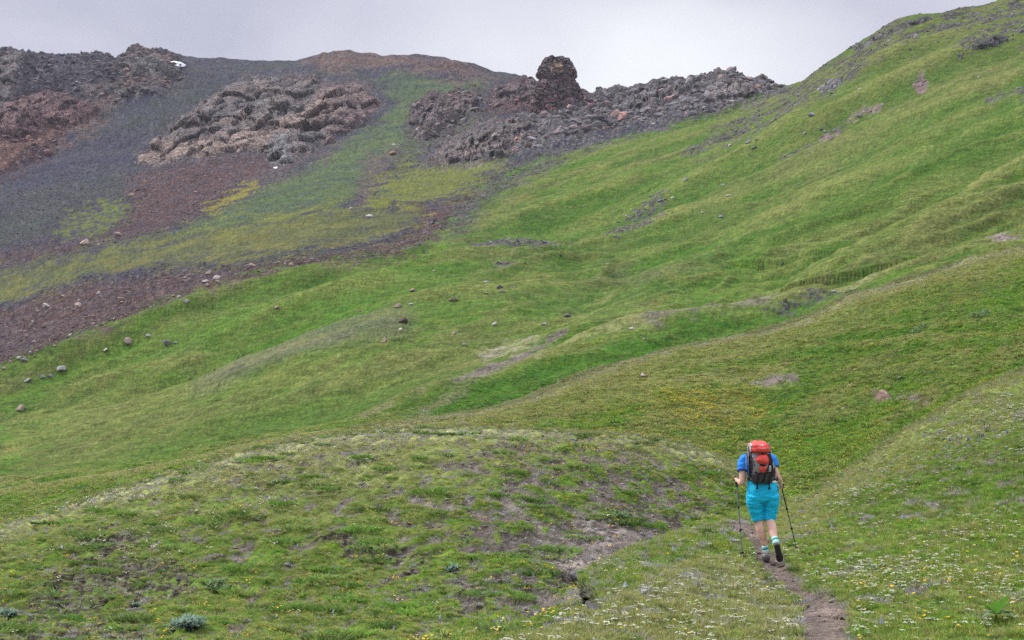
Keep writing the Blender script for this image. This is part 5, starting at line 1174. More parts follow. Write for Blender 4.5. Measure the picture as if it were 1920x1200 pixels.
# ------------------------------------------------------------------ the walker
KP = 19.5 / FX
gp = hit(1440, 1054); HD = gp[0].y; KP = HD / FX
H0 = Vector(((1440 - 960) / FX * HD, HD, gp[0].z))
def hp(x, y, dy=0.0): return Vector(((x - 1440) * KP, dy, (1054 - y) * KP))
def tube(V, F_, pts, n=20, side=Vector((1, 0, 0)), cap=True, power=2.0):
    """pts: (centre, rx, ry); sections square to the path, rx along side"""
    b = len(V); m_ = len(pts)
    for k, (c, rx, ry) in enumerate(pts):
        d = (pts[min(k+1, m_-1)][0] - pts[max(k-1, 0)][0]).normalized()
        s = (side - d * side.dot(d)).normalized(); u = d.cross(s)
        for i in range(n):
            a = 2*math.pi*i/n; ca, sa = math.cos(a), math.sin(a)
            if power != 2: ca, sa = math.copysign(abs(ca) ** (2/power), ca), math.copysign(abs(sa) ** (2/power), sa)
            V.append(c + s*rx*ca + u*ry*sa)
    for k in range(m_-1):
        for i in range(n): F_.append((b+k*n+i, b+k*n+(i+1) % n, b+(k+1)*n+(i+1) % n, b+(k+1)*n+i))
    if cap:
        F_.append(tuple(b+i for i in range(n))[::-1]); F_.append(tuple(b+(m_-1)*n+i for i in range(n)))
def path(ctrl, sub=5):
    """smooth the control list of (centre, rx, ry)"""
    out = []; P = [c for c, _, _ in ctrl]
    for k in range(len(ctrl)-1):
        p0 = P[max(k-1, 0)]; p1, p2 = P[k], P[k+1]; p3 = P[min(k+2, len(P)-1)]
        for j in range(sub):
            t = j/sub; q = .5*((2*p1) + (p2-p0)*t + (2*p0-5*p1+4*p2-p3)*t*t + (3*p1-p0-3*p2+p3)*t**3)
            u = t*t*(3-2*t); out.append((q, ctrl[k][1]*(1-u)+ctrl[k+1][1]*u, ctrl[k][2]*(1-u)+ctrl[k+1][2]*u))
    out.append(ctrl[-1]); return out
def fused(name, V, F_, mat, parent, vox=.006, smooth_it=4, fold=0.0):
    """one continuous skin over all the tubes"""
    me = bpy.data.meshes.new(name); me.from_pydata([tuple(v) for v in V], [], F_)
    bm = bmesh.new(); bm.from_mesh(me); bmesh.ops.recalc_face_normals(bm, faces=bm.faces[:]); bm.to_mesh(me); bm.free()
    o = bpy.data.objects.new(name + '_tmp', me); COL.objects.link(o)
    r = o.modifiers.new('r', 'REMESH'); r.mode = 'VOXEL'; r.voxel_size = vox
    s = o.modifiers.new('s', 'SMOOTH'); s.iterations = smooth_it; s.factor = .5
    dg = bpy.context.evaluated_depsgraph_get(); m2 = bpy.data.meshes.new_from_object(o.evaluated_get(dg))
    bpy.data.objects.remove(o); m2.name = name; m2.materials.clear(); m2.materials.append(mat)
    if fold:
        n_ = len(m2.vertices); c = np.empty(n_*3); m2.vertices.foreach_get('co', c); c = c.reshape(-1, 3); nr = np.empty(n_*3); m2.vertices.foreach_get('normal', nr); nr = nr.reshape(-1, 3)
        c += nr * (perlin(c * (14, 14, 26)) * fold + perlin(c * (38, 38, 20)) * fold * .4)[:, None]; m2.vertices.foreach_set('co', c.ravel())
    m2.polygons.foreach_set('use_smooth', np.ones(len(m2.polygons), bool))
    o = bpy.data.objects.new(name, m2); COL.objects.link(o)
    if parent: o.parent = parent
    return o
SKIN = simple_mat('skin', (.70, .43, .34), .5, .06, 25, .001, .35)
SHORT = simple_mat('turquoise_cloth', (.012, .50, .80), .75, .10, 60, .002)
SHIRT = simple_mat('blue_cloth', (.030, .26, .82), .75, .10, 60, .002)
NAVY = simple_mat('navy_trim', (.01, .05, .25), .8, .1)
WHITE = simple_mat('white_trim', (.75, .75, .76), .7, .05)
HAIR = simple_mat('hair', (.06, .04, .025), .6, .3, 60)
BOOT = simple_mat('boot_leather', (.27, .25, .25), .75, .25, 40, .003); SOLE = simple_mat('rubber_sole', (.07, .068, .068), .8, .3, 60, .003)
SOCK = simple_mat('mint_sock', (.45, .74, .68), .85, .1); TEAL = simple_mat('teal_band', (.02, .30, .30), .85, .1)
# --- body: one surface
V, F_ = [], []
tilt = .12
tube(V, F_, path([(hp(1430, 938, .02), .150, .11), (hp(1430, 920, .03), .165, .12), (hp(1428, 900, .04), .135, .10), (hp(1424, 880, .08), .150, .11), (hp(1422, 864, .12), .175, .11), (hp(1421, 855, .14), .13, .08), (hp(1421, 850, .16), .062, .058), (hp(1421, 845, .18), .056, .058)]))
tube(V, F_, path([(hp(1421, 849, .19), .052, .06), (hp(1421, 845, .21), .064, .082), (hp(1421, 839, .215), .074, .096), (hp(1421, 834, .21), .072, .092), (hp(1421, 830, .20), .050, .062), (hp(1421, 829, .20), .015, .02)]))
tube(V, F_, [(hp(1421, 841, .30), .012, .010), (hp(1421, 840, .325), .015, .012), (hp(1421, 839, .32), .006, .006)], 10)      # nose
for sx in (-1, 1): tube(V, F_, [(hp(1421 + sx*9.6, 842, .2), .006, .014), (hp(1421 + sx*10.6, 840, .2), .008, .02), (hp(1421 + sx*10.6, 838, .2), .005, .012)], 10)
# legs
tube(V, F_, path([(hp(1418, 932, .02), .098, .10), (hp(1418, 950, .03), .085, .088), (hp(1421, 972, .05), .066, .066), (hp(1424, 981, .04), .064, .066), (hp(1426.5, 992, .02), .065, .070), (hp(1429, 1003, .01), .058, .062), (hp(1432.5, 1016, .01), .044, .046), (hp(1435, 1027, .01), .036, .040), (hp(1436, 1040, .01), .038, .045)]))
tube(V, F_, path([(hp(1443, 932, .02), .098, .10), (hp(1444, 950, .03), .085, .088), (hp(1443.5, 972, .03), .066, .066), (hp(1444.5, 981, -.02), .065, .066), (hp(1445.5, 990, -.08), .064, .068), (hp(1446, 999, -.15), .055, .056), (hp(1447, 1008, -.22), .040, .042), (hp(1448, 1016, -.27), .037, .042)]))
GL = hp(1387.5, 904, .30); GR = hp(1469.5, 911, .18)
WL = hp(1390, 903, .24); WR = hp(1467, 908, .13)
EL, ER = hp(1393, 904, .03), hp(1459, 895, .04)
tube(V, F_, path([(hp(1399, 859, .13), .055, .055), (hp(1395, 868, .10), .052, .052), (hp(1393, 885, .06), .047, .047), (EL, .043, .045), (EL.lerp(WL, .35) + Vector((-.01, 0, -.005)), .043, .044), (EL.lerp(WL, .8), .031, .032), (WL, .026, .030), (WL.lerp(GL, .45), .034, .026)]))
tube(V, F_, path([(hp(1443, 859, .13), .055, .055), (hp(1449, 868, .10), .052, .052), (hp(1454, 881, .06), .047, .047), (ER, .042, .044), (ER.lerp(WR, .35) + Vector((.008, 0, 0)), .042, .043), (ER.lerp(WR, .8), .030, .031), (WR, .025, .029), (WR.lerp(GR, .45), .032, .025)]))
def tip(x, y):
    h = hit(x, y); return h[0] - H0
TL, TR = tip(1392, 1044), tip(1494, 1031)
def hand(G, T, Wr):
    """four curled fingers and a thumb closed round the grip"""
    ax = (T - G).normalized(); pr_ = (Wr - G); pr_ = (pr_ - ax * pr_.dot(ax)).normalized(); ot = ax.cross(pr_)
    sgn = 1 if G.x > 0 else -1
    c0 = G + pr_ * .026; tube(V, F_, [(c0 - ax*.040, .014, .022), (c0 - ax*.025, .020, .034), (c0 + ax*.005, .021, .036), (c0 + ax*.030, .018, .030), (c0 + ax*.040, .010, .018)], 14, pr_)
    for k, (ln, r0) in enumerate(((3.6, .0090), (3.9, .0095), (3.7, .0090), (3.2, .0080))):
        h = -.030 + k*.0205; ring = []
        for j in range(9):
            a = sgn * (-.5 + ln * j/8); rr = .0245 - .002*(j > 6)
            ring.append((G + ax*h + pr_*math.cos(a)*rr + ot*math.sin(a)*rr, r0*(1 - .03*j), r0*(1 - .03*j)))
        tube(V, F_, ring, 10, ax)
    th = []
    for j in range(6):
        a = -sgn * (.2 + 1.9 * j/5); th.append((G - ax*(.034 + .006*j/5) + pr_*math.cos(a)*.026 + ot*math.sin(a)*.026, .0115 - .0006*j, .0115 - .0006*j))
    tube(V, F_, th, 10, ax)
hand(GL, TL, WL); hand(GR, TR, WR)
person = fused('person', V, F_, SKIN, None, .0055, 3)
person.location = H0
tag(person, 'person in blue shirt and turquoise shorts walking away up the path with two poles', 'person')
# --- face and hair
for sx in (-1, 1):
    bm = bmesh.new(); bmesh.ops.create_uvsphere(bm, u_segments=10, v_segments=8, radius=.011); me = bpy.data.meshes.new('eye'); bm.to_mesh(me); bm.free(); me.materials.append(WHITE)
    o = bpy.data.objects.new('eye', me); COL.objects.link(o); o.parent = person; o.location = hp(1421 + sx*4.2, 838.5, .292)
V, F_ = [], []; tube(V, F_, [(hp(1419, 844.5, .292), .004, .004), (hp(1421, 844.8, .30), .006, .005), (hp(1423, 844.5, .292), .004, .004)], 8, Vector((0,0,1)))
mesh_obj('mouth', V, F_, simple_mat('lips', (.42,.15,.13), .5, .1), person, smooth=True)
V, F_ = [], []
tube(V, F_, path([(hp(1421, 848, .145), .050, .035), (hp(1421, 843, .155), .070, .06), (hp(1421, 838, .185), .080, .085), (hp(1421, 833, .19), .079, .094), (hp(1421, 829.5, .19), .058, .072), (hp(1421, 827.8, .19), .02, .03)]))
fused('hair', V, F_, HAIR, person, .007, 2, .004)
# --- shirt
V, F_ = [], []
tube(V, F_, path([(hp(1430, 909, .045), .155, .125), (hp(1428, 900, .05), .150, .118), (hp(1424, 880, .09), .165, .125), (hp(1422, 865, .12), .188, .125), (hp(1421, 857, .135), .150, .10), (hp(1421, 851, .155), .075, .07)]))
tube(V, F_, path([(hp(1404, 858, .13), .062, .062), (hp(1396, 864, .11), .066, .066), (hp(1393, 874, .08), .063, .062), (hp(1392, 883, .065), .061, .060)]))
tube(V, F_, path([(hp(1438, 857, .12), .066, .066), (hp(1449, 861, .09), .068, .068), (hp(1453, 869, .07), .063, .063), (hp(1455, 876, .06), .059, .059)]))
fused('shirt', V, F_, SHIRT, person, .008, 4, .006)
for a_, b_, r0 in ((hp(1391.9, 881, .068), hp(1391.8, 884, .062), .0635), (hp(1454.0, 874.5, .073), hp(1455.1, 877.3, .066), .0595)):
    V, F_ = [], []; tube(V, F_, [(a_, r0, r0), (b_, r0, r0)]); mesh_obj('sleeve_cuff', V, F_, NAVY, person, smooth=False)
V, F_ = [], []; tube(V, F_, path([(hp(1400.5, 855, .045), .0035, .0035), (hp(1399.6, 866, .035), .0035, .0035), (hp(1399.2, 880, .015), .0035, .0035)]), 6); mesh_obj('piping', V, F_, WHITE, person)
# --- shorts
V, F_ = [], []
tube(V, F_, path([(hp(1431, 903, .03), .195, .128), (hp(1430.5, 909, .03), .205, .145), (hp(1430, 920, .02), .215, .165), (hp(1429.5, 932, .02), .222, .165), (hp(1430.5, 940, .03), .200, .13), (hp(1431, 945, .03), .13, .09)]), 28)
tube(V, F_, path([(hp(1415.5, 928, .01), .118, .150), (hp(1415.5, 940, .02), .117, .138), (hp(1418, 955, .03), .100, .112), (hp(1420.5, 966, .04), .087, .096), (hp(1421.8, 976.5, .04), .080, .086)]), 22)
tube(V, F_, path([(hp(1445.0, 928, .01), .118, .150), (hp(1446, 940, .02), .112, .138), (hp(1445.8, 955, .03), .098, .112), (hp(1444.5, 966, .03), .088, .096), (hp(1443.5, 976.5, .02), .081, .086)]), 22)
fused('shorts', V, F_, SHORT, person, .008, 3, .0075)
M_HEM = simple_mat('pale_seam', (.30, .60, .70), .8, .05)
V, F_ = [], []
tube(V, F_, path([(hp(1402.5, 915, -.06), .0022, .0022), (hp(1400.0, 926, -.045), .0022, .0022), (hp(1399.8, 934, -.03), .0022, .0022), (hp(1402.6, 950, -.02), .0022, .0022), (hp(1408, 968, .0), .0022, .0022)]), 6)
mesh_obj('seam', V, F_, M_HEM, person)
V, F_ = [], []; tube(V, F_, path([(hp(1455.5, 909, -.08), .006, .004), (hp(1456.8, 916, -.085), .006, .004), (hp(1457.0, 922, -.08), .005, .004)]), 8); mesh_obj('zip_pull', V, F_, NAVY, person)
V, F_ = [], []; tube(V, F_, [(hp(1431, 901.5, .03), .190, .125), (hp(1431, 904.5, .03), .199, .134)], 30); mesh_obj('waistband', V, F_, WHITE, person)
# --- socks
for pts in (((1434.2, 1023.5, .01), (1435.6, 1030, .01), (1436, 1036, .01), .043), ((1447.2, 1007.0, -.215), (1448, 1012, -.25), (1448.6, 1017, -.27), .046)):
    r0 = pts[3]; V, F_ = [], []; tube(V, F_, path([(hp(*pts[0]), r0, r0), (hp(*pts[1]), r0, r0*1.02), (hp(*pts[2]), r0*1.02, r0*1.1)], 3)); s = mesh_obj('sock', V, F_, SOCK, person, smooth=True)
    a_, b_ = hp(*pts[0]), hp(*pts[1]); V, F_ = [], []; tube(V, F_, [(a_.lerp(b_, .50), r0*1.03, r0*1.04), (a_.lerp(b_, .98), r0*1.04, r0*1.06)]); mesh_obj('band', V, F_, TEAL, s, smooth=True)
# --- boots: local frame, heel at the origin, toe along +Y, sole down
def boot(M):
    V, F_ = [], []
    up = Vector((0, 0, 1))
    tube(V, F_, path([(Vector((0, -.028, .045)), .022, .028), (Vector((0, -.005, .05)), .040, .036), (Vector((0, .06, .055)), .043, .040), (Vector((0, .13, .050)), .047, .036), (Vector((.003, .20, .040)), .052, .027), (Vector((.002, .25, .034)), .040, .020), (Vector((0, .272, .03)), .016, .012)]), 20, Vector((1, 0, 0)))
    tube(V, F_, path([(Vector((0, .035, .04)), .040, .058), (Vector((0, .03, .075)), .041, .055), (Vector((0, .024, .108)), .045, .052), (Vector((0, .020, .118)), .046, .052)]), 20)
    V = [M @ v for v in V]; o = fused('boot', V, F_, BOOT, person, .006, 3)
    out = [(0, -.034), (.030, -.026), (.040, 0), (.038, .05), (.036, .10), (.046, .16), (.053, .205), (.046, .25), (.024, .28), (0, .286), (-.022, .278), (-.040, .25), (-.046, .205), (-.042, .16), (-.034, .10), (-.037, .05), (-.040, 0), (-.030, -.026)]
    n_ = len(out); V = [M @ Vector((x, y, z + (.02 * max(0, (y-.2)/.08)))) for z in (.024, .006, 0) for x, y in out]
    F_ = [(k*n_+i, k*n_+(i+1) % n_, (k+1)*n_+(i+1) % n_, (k+1)*n_+i) for k in (0, 1) for i in range(n_)] + [tuple(range(n_)), tuple(2*n_+i for i in range(n_))]
    for yy in np.arange(-.02, .27, .019):                                   # tread lugs
        if .085 < yy < .125: continue
        w_ = np.interp(yy, [-.02, .05, .1, .2, .26], [.028, .032, .03, .044, .028])
        for x0, x1 in ((-w_, -.006), (.006, w_)):
            b = len(V); zo = (.02 * max(0, (yy-.2)/.08))
            for z in (-.006, .003):
                for x, y in ((x0, yy), (x1, yy), (x1, yy+.011), (x0, yy+.011)): V.append(M @ Vector((x, y, z + zo)))
            F_ += [(b, b+1, b+2, b+3), (b+4, b+5, b+6, b+7)] + [(b+i, b+(i+1) % 4, b+4+(i+1) % 4, b+4+i) for i in range(4)]
    mesh_obj('sole', V, F_, SOLE, o)
    V, F_ = [], []
    for q in range(5):
        y_ = .075 + q*.025; z_ = .100 - q*.010
        tube(V, F_, [(M @ Vector((-.028, y_, z_-.008)), .0028, .0028), (M @ Vector((0, y_, z_+.004)), .0028, .0028), (M @ Vector((.028, y_, z_-.008)), .0028, .0028)], 6, up)
    mesh_obj('lace', V, F_, NAVY, o)
    return o
gl = ground(H0.x + hp(1436, 0).x, H0.y + .10, 60); zl = (gl.z - H0.z) if gl else 0
boot(Matrix.Translation(Vector((hp(1436.5, 0).x, -.035, max(zl, -.02) + .012))) @ Matrix.Rotation(-.12, 4, 'Z') @ Matrix.Scale(1.14, 4))
heel, toe = hp(1448.5, 1021, -.33), hp(1457.5, 1051, -.20)
yv = (toe - heel).normalized(); zv = Vector((.12, .95, .25)); zv = (zv - yv*zv.dot(yv)).normalized(); xv = yv.cross(zv)
boot(Matrix.Translation(heel) @ Matrix((xv, yv, zv)).transposed().to_4x4() @ Matrix.Scale(.98, 4))

# ------------------------------------------------------------------ trekking poles
POLE = simple_mat('dark_tube', (.07, .075, .09), .35, .1, 20, 0, .5, .4); POLE2 = simple_mat('light_tube', (.30, .30, .33), .35, .1, 20, 0, .5, .5)
BLK = simple_mat('black_plastic', (.018, .018, .02), .55, .1); STRAPM = simple_mat('black_webbing', (.022, .021, .024), .8, .2, 80)
def pole(G, T, label):
    root = bpy.data.objects.new('trekking_pole', None); COL.objects.link(root); root.location = H0 + T; tag(root, label, 'trekking pole', 'trekking poles')
    G2, T2 = G - T, Vector((0, 0, 0)); ax = (G2 - T2).normalized(); top = G2 + ax * .055; ln = top.length
    def seg_(nm, a, b, r0, r1, m, n=12, par=root):
        V, F_ = [], []; tube(V, F_, [(ax*a, r0, r0), (ax*b, r1, r1)], n); return mesh_obj(nm, V, F_, m, par, smooth=False)
    V, F_ = [], []; g0 = ln - .15; tube(V, F_, path([(ax*g0, .012, .012), (ax*(g0+.03), .0165, .0165), (ax*(g0+.07), .0145, .0145), (ax*(g0+.11), .016, .016), (ax*(g0+.135), .021, .021), (ax*(g0+.150), .018, .018), (ax*(g0+.154), .006, .006)], 3), 14); mesh_obj('grip', V, F_, BLK, root, smooth=True)
    seg_('upper_tube', ln*.62, ln-.14, .0095, .0095, POLE); seg_('middle_tube', ln*.33, ln*.63, .0085, .0085, POLE2 if G.x > 0 else POLE); seg_('lower_tube', .05, ln*.335, .0072, .0070, POLE)
    for q in (.62, .33): V, F_ = [], []; tube(V, F_, [(ax*(ln*q-.02), .010, .010), (ax*(ln*q-.012), .0155, .0145), (ax*(ln*q+.012), .0155, .0145), (ax*(ln*q+.022), .010, .010)], 12); mesh_obj('clamp', V, F_, BLK, root, smooth=True)
    V, F_ = [], []; tube(V, F_, [(ax*.055, .010, .010), (ax*.058, .027, .027), (ax*.062, .027, .027), (ax*.072, .010, .010)], 16); mesh_obj('basket', V, F_, BLK, root)
    seg_('metal_tip', -.01, .055, .0025, .006, POLE2)
    V, F_ = [], []; s_ = -1 if G.x < 0 else 1
    tube(V, F_, path([(ax*(ln-.01), .010, .0015), (ax*(ln-.015) + Vector((s_*.028, -.03, -.01)), .010, .0015), (ax*(ln-.06) + Vector((s_*.022, -.055, -.01)), .010, .0015), (ax*(ln-.10) + Vector((-s_*.005, -.035, 0)), .010, .0015), (ax*(ln-.05) + Vector((-s_*.02, -.012, 0)), .010, .0015), (ax*(ln-.012), .010, .0015)]), 8, Vector((0, 0, 1)))
    mesh_obj('wrist_strap', V, F_, STRAPM, root)
pole(GL, TL, "upright trekking pole in the walking person's left hand, on the left in the photo")
pole(GR, TR, "slanting trekking pole in the walking person's right hand, on the right in the photo")

# ------------------------------------------------------------------ backpack
bp_ = bpy.data.objects.new('backpack', None); COL.objects.link(bp_); bp_.location = H0 + Vector((0, 0, .95)); OFF = Vector((0, 0, -.95))
tag(bp_, 'red and grey hiking backpack with black straps on the back of the person', 'backpack')
PGREY = simple_mat('grey_nylon', (.29, .265, .29), .6, .12, 50, .004, .3, bscale=18); PRED = simple_mat('red_nylon', (.76, .080, .065), .55, .10, 50, .004, .35, bscale=16)
PBLK = simple_mat('black_nylon', (.030, .028, .034), .65, .2, 50, .004, .3, bscale=18); PLT = simple_mat('light_grey_nylon', (.42, .42, .44), .6, .1, 50, .003, .3); PMAU = simple_mat('dark_grey_nylon', (.085, .072, .090), .65, .2, 50, .004, .3, bscale=16)
def sect(rows, n=32, pw=2.7):
    """rows: (py, left px, right px, y of the back, y of the front)"""
    V = []; F_ = []
    for y, l_, r_, yb, yf in rows:
        c = hp((l_+r_)/2, y, (yb+yf)/2) + OFF; rx = (r_-l_)/2*KP; ry = (yb-yf)/2
        for i in range(n):
            a = 2*math.pi*i/n; ca, sa = math.cos(a), math.sin(a); V.append(c + Vector((rx*math.copysign(abs(ca)**(2/pw), ca), ry*math.copysign(abs(sa)**(2/pw), sa), 0)))
    m_ = len(rows)
    for k in range(m_-1):
        for i in range(n): F_.append((k*n+i, k*n+(i+1) % n, (k+1)*n+(i+1) % n, (k+1)*n+i))
    F_ += [tuple(range(n)), tuple((m_-1)*n+i for i in range(n))]
    return V, F_
def dens_rows(rows, sub=4):
    out = []
    for k in range(len(rows)-1):
        for j in range(sub):
            t = j/sub; out.append(tuple(a*(1-t)+b*t for a, b in zip(rows[k], rows[k+1])))
    return out + [rows[-1]]
body_rows = [(907,1413,1440,-.02,-.10),(904,1408,1444,.0,-.17),(898,1405,1447,.0,-.22),(888,1402,1449,.0,-.26),(876,1400.5,1447.5,.01,-.29),(864,1400,1445.5,.03,-.30),(852,1400,1441.5,.05,-.29),(846,1401,1439,.06,-.25),(842,1404,1437,.06,-.18)]
def bag(nm, rows, mat, fold=.006):
    V, F_ = sect(dens_rows(rows)); return fused(nm, V, F_, mat, bp_, .008, 5, fold)
mb = bag('main_bag', body_rows, PGREY)
bag('bottom_panel', [(907.5,1412,1441,-.02,-.115),(904,1407,1445,.0,-.19),(898,1404,1448,.0,-.24),(889,1401.5,1449.5,.0,-.275),(885,1402,1449,.0,-.275)], PMAU)
lid = bag('lid', [(850,1403,1437,.02,-.26),(847,1400,1439,.05,-.315),(841,1399,1439.5,.07,-.33),(834,1400,1437,.06,-.31),(829,1405,1433,.04,-.25),(826.5,1412,1427,.0,-.17)], PRED, .008)
def bv_of(objs):
    V, F_ = [], []
    for o in objs:
        b = len(V); V += [v.co.copy() for v in o.data.vertices]; F_ += [tuple(b+i for i in p.vertices) for p in o.data.polygons]
    return BVHTree.FromPolygons(V, F_)
def patch(nm, pts, lift, bulge, mat, bv, seed=0, par=None, edge=-.004, shift=0):
    cx_, cy_ = sum(p[0] for p in pts)/len(pts), sum(p[1] for p in pts)/len(pts); P = []
    m_ = len(pts)
    for i in range(m_):                                                     # round the outline
        for j in range(4):
            t = j/4; p0, p1, p2, p3 = (np.array(pts[(i+q) % m_], float) for q in (-1, 0, 1, 2))
            P.append(.5*((2*p1)+(p2-p0)*t+(2*p0-5*p1+4*p2-p3)*t*t+(3*p1-p0-3*p2+p3)*t**3))
    n_ = len(P); V = []; S_ = (1.0, .97, .88, .7, .5, .25)
    for s_ in S_:
        for p in P:
            x, y = cx_+(p[0]-cx_)*s_, cy_+(p[1]-cy_)*s_; o_ = hp(x, y, -2) + OFF
            q, nn, ii, d_ = bv.ray_cast(o_, Vector((0, 1, 0)))
            if q is None: q = Vector((o_.x, -.20, o_.z))
            V.append(q + Vector((0, -1, 0)) * (edge if s_ == 1 else lift + bulge * (1 - s_**2.2))); 
    k0 = V[(len(S_)-1)*n_:]; V.append(sum(k0, Vector())/n_)
    F_ = [(r_*n_+i, r_*n_+(i+1) % n_, (r_+1)*n_+(i+1) % n_, (r_+1)*n_+i) for r_ in range(len(S_)-1) for i in range(n_)] + [((len(S_)-1)*n_+i, (len(S_)-1)*n_+(i+1) % n_, len(S_)*n_) for i in range(n_)]
    return mesh_obj(nm, V, F_, mat, par or bp_, smooth=True)
B1 = bv_of([mb, bpy.data.objects['bottom_panel'], lid])
patch('lid_side', [(1397.5,848),(1397,838),(1401,831),(1406,828.5),(1404,834),(1402,842),(1403,850)], .004, .010, PLT, bv_of([lid]))
patch('lid_side', [(1436,829.5),(1438.5,834),(1440,842),(1438,850),(1436,846),(1437,838)], .004, .008, PLT, bv_of([lid]))
fp_ = patch('front_pocket', [(1409.5,861),(1412,856),(1417,852.5),(1424,851),(1431,852.5),(1434.5,860),(1434.5,868),(1430,871.5),(1421,871),(1414,868)], .006, .045, PRED, B1)
patch('side_mesh_pocket', [(1434,851),(1438,850.5),(1442,856),(1445.5,866),(1448,876),(1449,889),(1443,893),(1437,890),(1436,876),(1436,862)], .004, .012, PBLK, B1)
patch('side_compression_panel', [(1399,852),(1402,851),(1404,862),(1406,876),(1404,890),(1401,897),(1399,885),(1398.5,866)], .004, .008, PBLK, B1)
B2 = bv_of([mb, bpy.data.objects['bottom_panel'], lid, fp_])
patch('lower_pocket', [(1416.5,880),(1418,875),(1423,872.5),(1429,873),(1430,878),(1429,883),(1424,886),(1419,884)], .006, .022, PRED, B2)
patch('lid_flap', [(1413,839),(1420,837),(1429,838),(1432,843),(1430,849),(1422,850.5),(1416,849),(1413,844)], .004, .016, PRED, B2)
patch('pocket_patch', [(1441.5,866),(1446,868),(1449,876),(1447.5,880),(1443,876)], .012, .004, PLT, B2)
patch('pocket_patch', [(1434.7,873),(1438.6,873),(1439,883),(1435,883.5)], .018, .004, PLT, B2)
B3 = bv_of([o for o in bp_.children])
def strap(nm, pts, w, mat=STRAPM, lift=.006, free=False, par=None):
    ctrl = []
    for x, y, *dy in pts:
        if free: q = hp(x, y, dy[0]) + OFF
        else:
            o_ = hp(x, y, -2) + OFF; q, nn, ii, d_ = B3.ray_cast(o_, Vector((0, 1, 0)))
            q = (q if q is not None else Vector((o_.x, -.22, o_.z))) - Vector((0, lift, 0))
        ctrl.append((q, w/2, .0018))
    V, F_ = [], []; tube(V, F_, path(ctrl, 4), 8, Vector((1, 0, .15))); return mesh_obj(nm, V, F_, mat, par or bp_)
strap('band', [(1409,852.5),(1416,851.3),(1424,850.8),(1431,851.8),(1434,854)], .012, lift=.016) 
V = []
for (nm, pts, w, lf) in (('strap', [(1432,852),(1435,860),(1435.5,869),(1432,880),(1428,892),(1425,904)], .020, .010), ('strap', [(1404,846),(1403,852),(1405,860),(1407,868),(1409,874)], .012, .006),
                         ('strap', [(1436,846),(1438,852),(1440,862),(1441,876),(1440,888)], .014, .014), ('strap', [(1401.5,856),(1401.5,868),(1402,880),(1403.5,894)], .010, .012),
                         ('strap', [(1414.5,889),(1415,897),(1416,905)], .016, .010), ('strap', [(1437,888),(1437.5,897),(1437,905)], .016, .010)):
    strap(nm, pts, w, lift=lf)
for pts in ([(1417,871.6),(1423,870.6),(1429,871.6)], [(1409,884.5),(1417,886.5),(1428,886.5),(1444,884)]):
    ctrl = [];
    for x, y in pts:
        o_ = hp(x, y, -2) + OFF; q, *_r = B3.ray_cast(o_, Vector((0, 1, 0))); ctrl.append(((q or Vector((o_.x, -.25, o_.z))) - Vector((0, .010, 0)), .009, .0025))
    V, F_ = [], []; tube(V, F_, path(ctrl, 4), 8, Vector((0, 0, 1))); mesh_obj('band', V, F_, STRAPM, bp_)
for x in (1415, 1437.2):
    strap('hanging_strap', [(x,903,-.17),(x+.2,909,-.20),(x-.1,916.5,-.20)], .020, free=True)
for x, y in ((1423.5, 850.8), (1423.5, 871.2), (1415.2, 893), (1437.4, 893), (1414.9, 914.5), (1437.2, 915)):
    o_ = hp(x, y, -2) + OFF; q, *_r = B3.ray_cast(o_, Vector((0, 1, 0))); q = (q if q is not None else Vector((o_.x, -.20, o_.z))) - Vector((0, .020 if y < 900 else .006, 0))
    V, F_ = [], []; tube(V, F_, [(q + Vector((0, 0, .013)), .016, .006), (q + Vector((0, -.003, 0)), .019, .008), (q - Vector((0, 0, .013)), .016, .006)], 8, power=4); mesh_obj('buckle', V, F_, BLK, bp_)
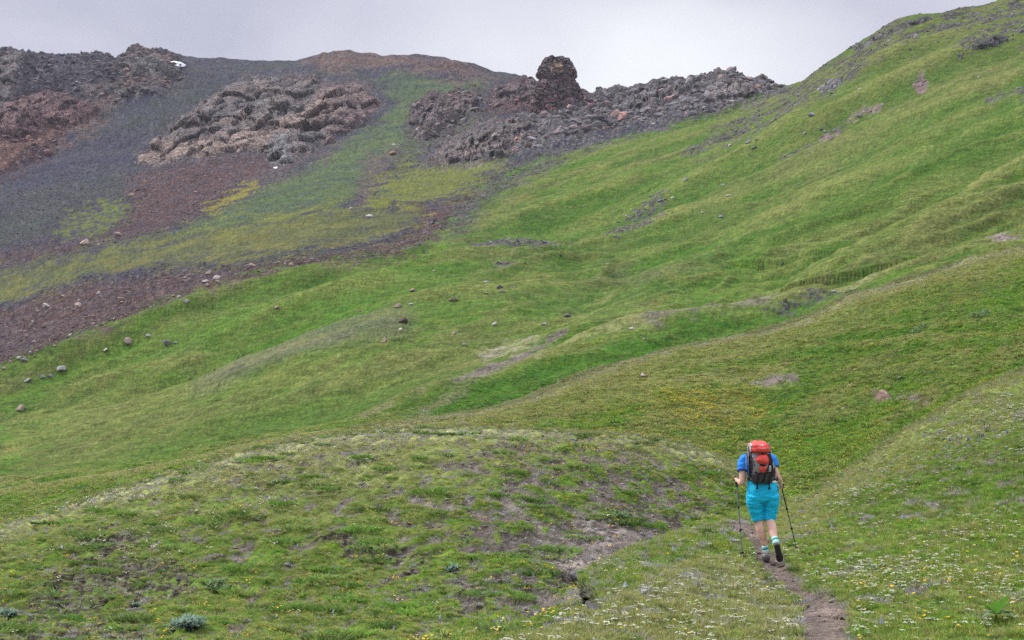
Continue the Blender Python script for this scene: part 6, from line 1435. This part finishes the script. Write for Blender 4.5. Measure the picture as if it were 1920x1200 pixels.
# shoulder straps and hip belt go round the wearer
for sx, x0, x1 in ((-1, 1406, 1402), (1, 1437, 1442)):
    V, F_ = [], []; tube(V, F_, path([(hp(x0, 856, .02) + OFF, .028, .008), (hp((x0+x1)/2, 850.5, .10) + OFF, .030, .009), (hp(x1, 853, .20) + OFF, .030, .009), (hp(x1, 865, .262) + OFF, .030, .009), (hp(x1, 880, .235) + OFF, .022, .008), (hp(x1 + sx*3, 892, .12) + OFF, .010, .004), (hp(x1 + sx*4, 896, .0) + OFF, .010, .004)]), 10); mesh_obj('shoulder_strap', V, F_, PBLK, bp_, smooth=True)
V, F_ = [], []
for k in range(25):
    a = math.pi * (k / 24) ; 
ctrl = [(hp(1431, 0, .03).x + .205*math.cos(a), .03 + .150*math.sin(a)) for a in np.linspace(-.5, math.pi + .5, 22)]
zb = hp(0, 898).z
tube(V, F_, [(Vector((x, y, zb)) + OFF, .022, .006) for x, y in ctrl], 8, Vector((0, 0, 1))); mesh_obj('hip_belt', V, F_, PBLK, bp_, smooth=True)
# white maker's mark: small zigzag letters and a fine line under them, on the lid
B4 = bv_of([o for o in bp_.children if o.name.startswith('lid')])
def mark(strokes, w, nm):
    V, F_ = [], []
    for st_ in strokes:
        pts = []
        for x, y in st_:
            o_ = hp(x, y, -2) + OFF; q, *_r = B4.ray_cast(o_, Vector((0, 1, 0)))
            if q is not None: pts.append((q - Vector((0, .003, 0)), w, .0012))
        if len(pts) > 1: tube(V, F_, pts, 6, Vector((1, 0, .2)))
    if V: mesh_obj(nm, V, F_, WHITE, bp_)
mark([[(1415.2,836),(1415.8,832.5),(1416.8,835),(1417.8,832.5),(1418.4,836)], [(1419.2,836),(1419.3,832.8)], [(1419.6,834.4),(1420.8,834.6)], [(1421.2,836),(1421.3,832.8),(1422.6,833.4),(1422.4,836)], [(1423.2,836),(1423.3,833)]], .0032, 'logo')
mark([[(1420,841),(1422,840.6),(1424,841.2),(1426,841),(1427,842)]], .0022, 'logo_line')

# ------------------------------------------------------------------ the air
HAZE = 0.8e-4
xm = max(-pos[:, 0].min(), pos[:, 0].max()) + 40; y0_, y1_ = pos[:, 1].min() - 6, pos[:, 1].max() + 40; z0_, z1_ = pos[:, 2].min() - 1, pos[:, 2].max() + 8
V = [(x, y, z) for z in (z0_, z1_) for x, y in ((-xm, y0_), (xm, y0_), (xm, y1_), (-xm, y1_))]
hm = bpy.data.materials.new('haze'); hm.use_nodes = True; t = hm.node_tree; t.nodes.clear()
pv = t.nodes.new('ShaderNodeVolumePrincipled'); pv.inputs['Color'].default_value = (.80, .84, .96, 1); pv.inputs['Density'].default_value = HAZE
ho = t.nodes.new('ShaderNodeOutputMaterial'); t.links.new(pv.outputs[0], ho.inputs['Volume'])
hz = mesh_obj('haze', V, [(0,3,2,1),(4,5,6,7),(0,1,5,4),(1,2,6,5),(2,3,7,6),(3,0,4,7)], hm); hz['kind'] = 'stuff'; hz['label'] = 'thin pale mountain air'
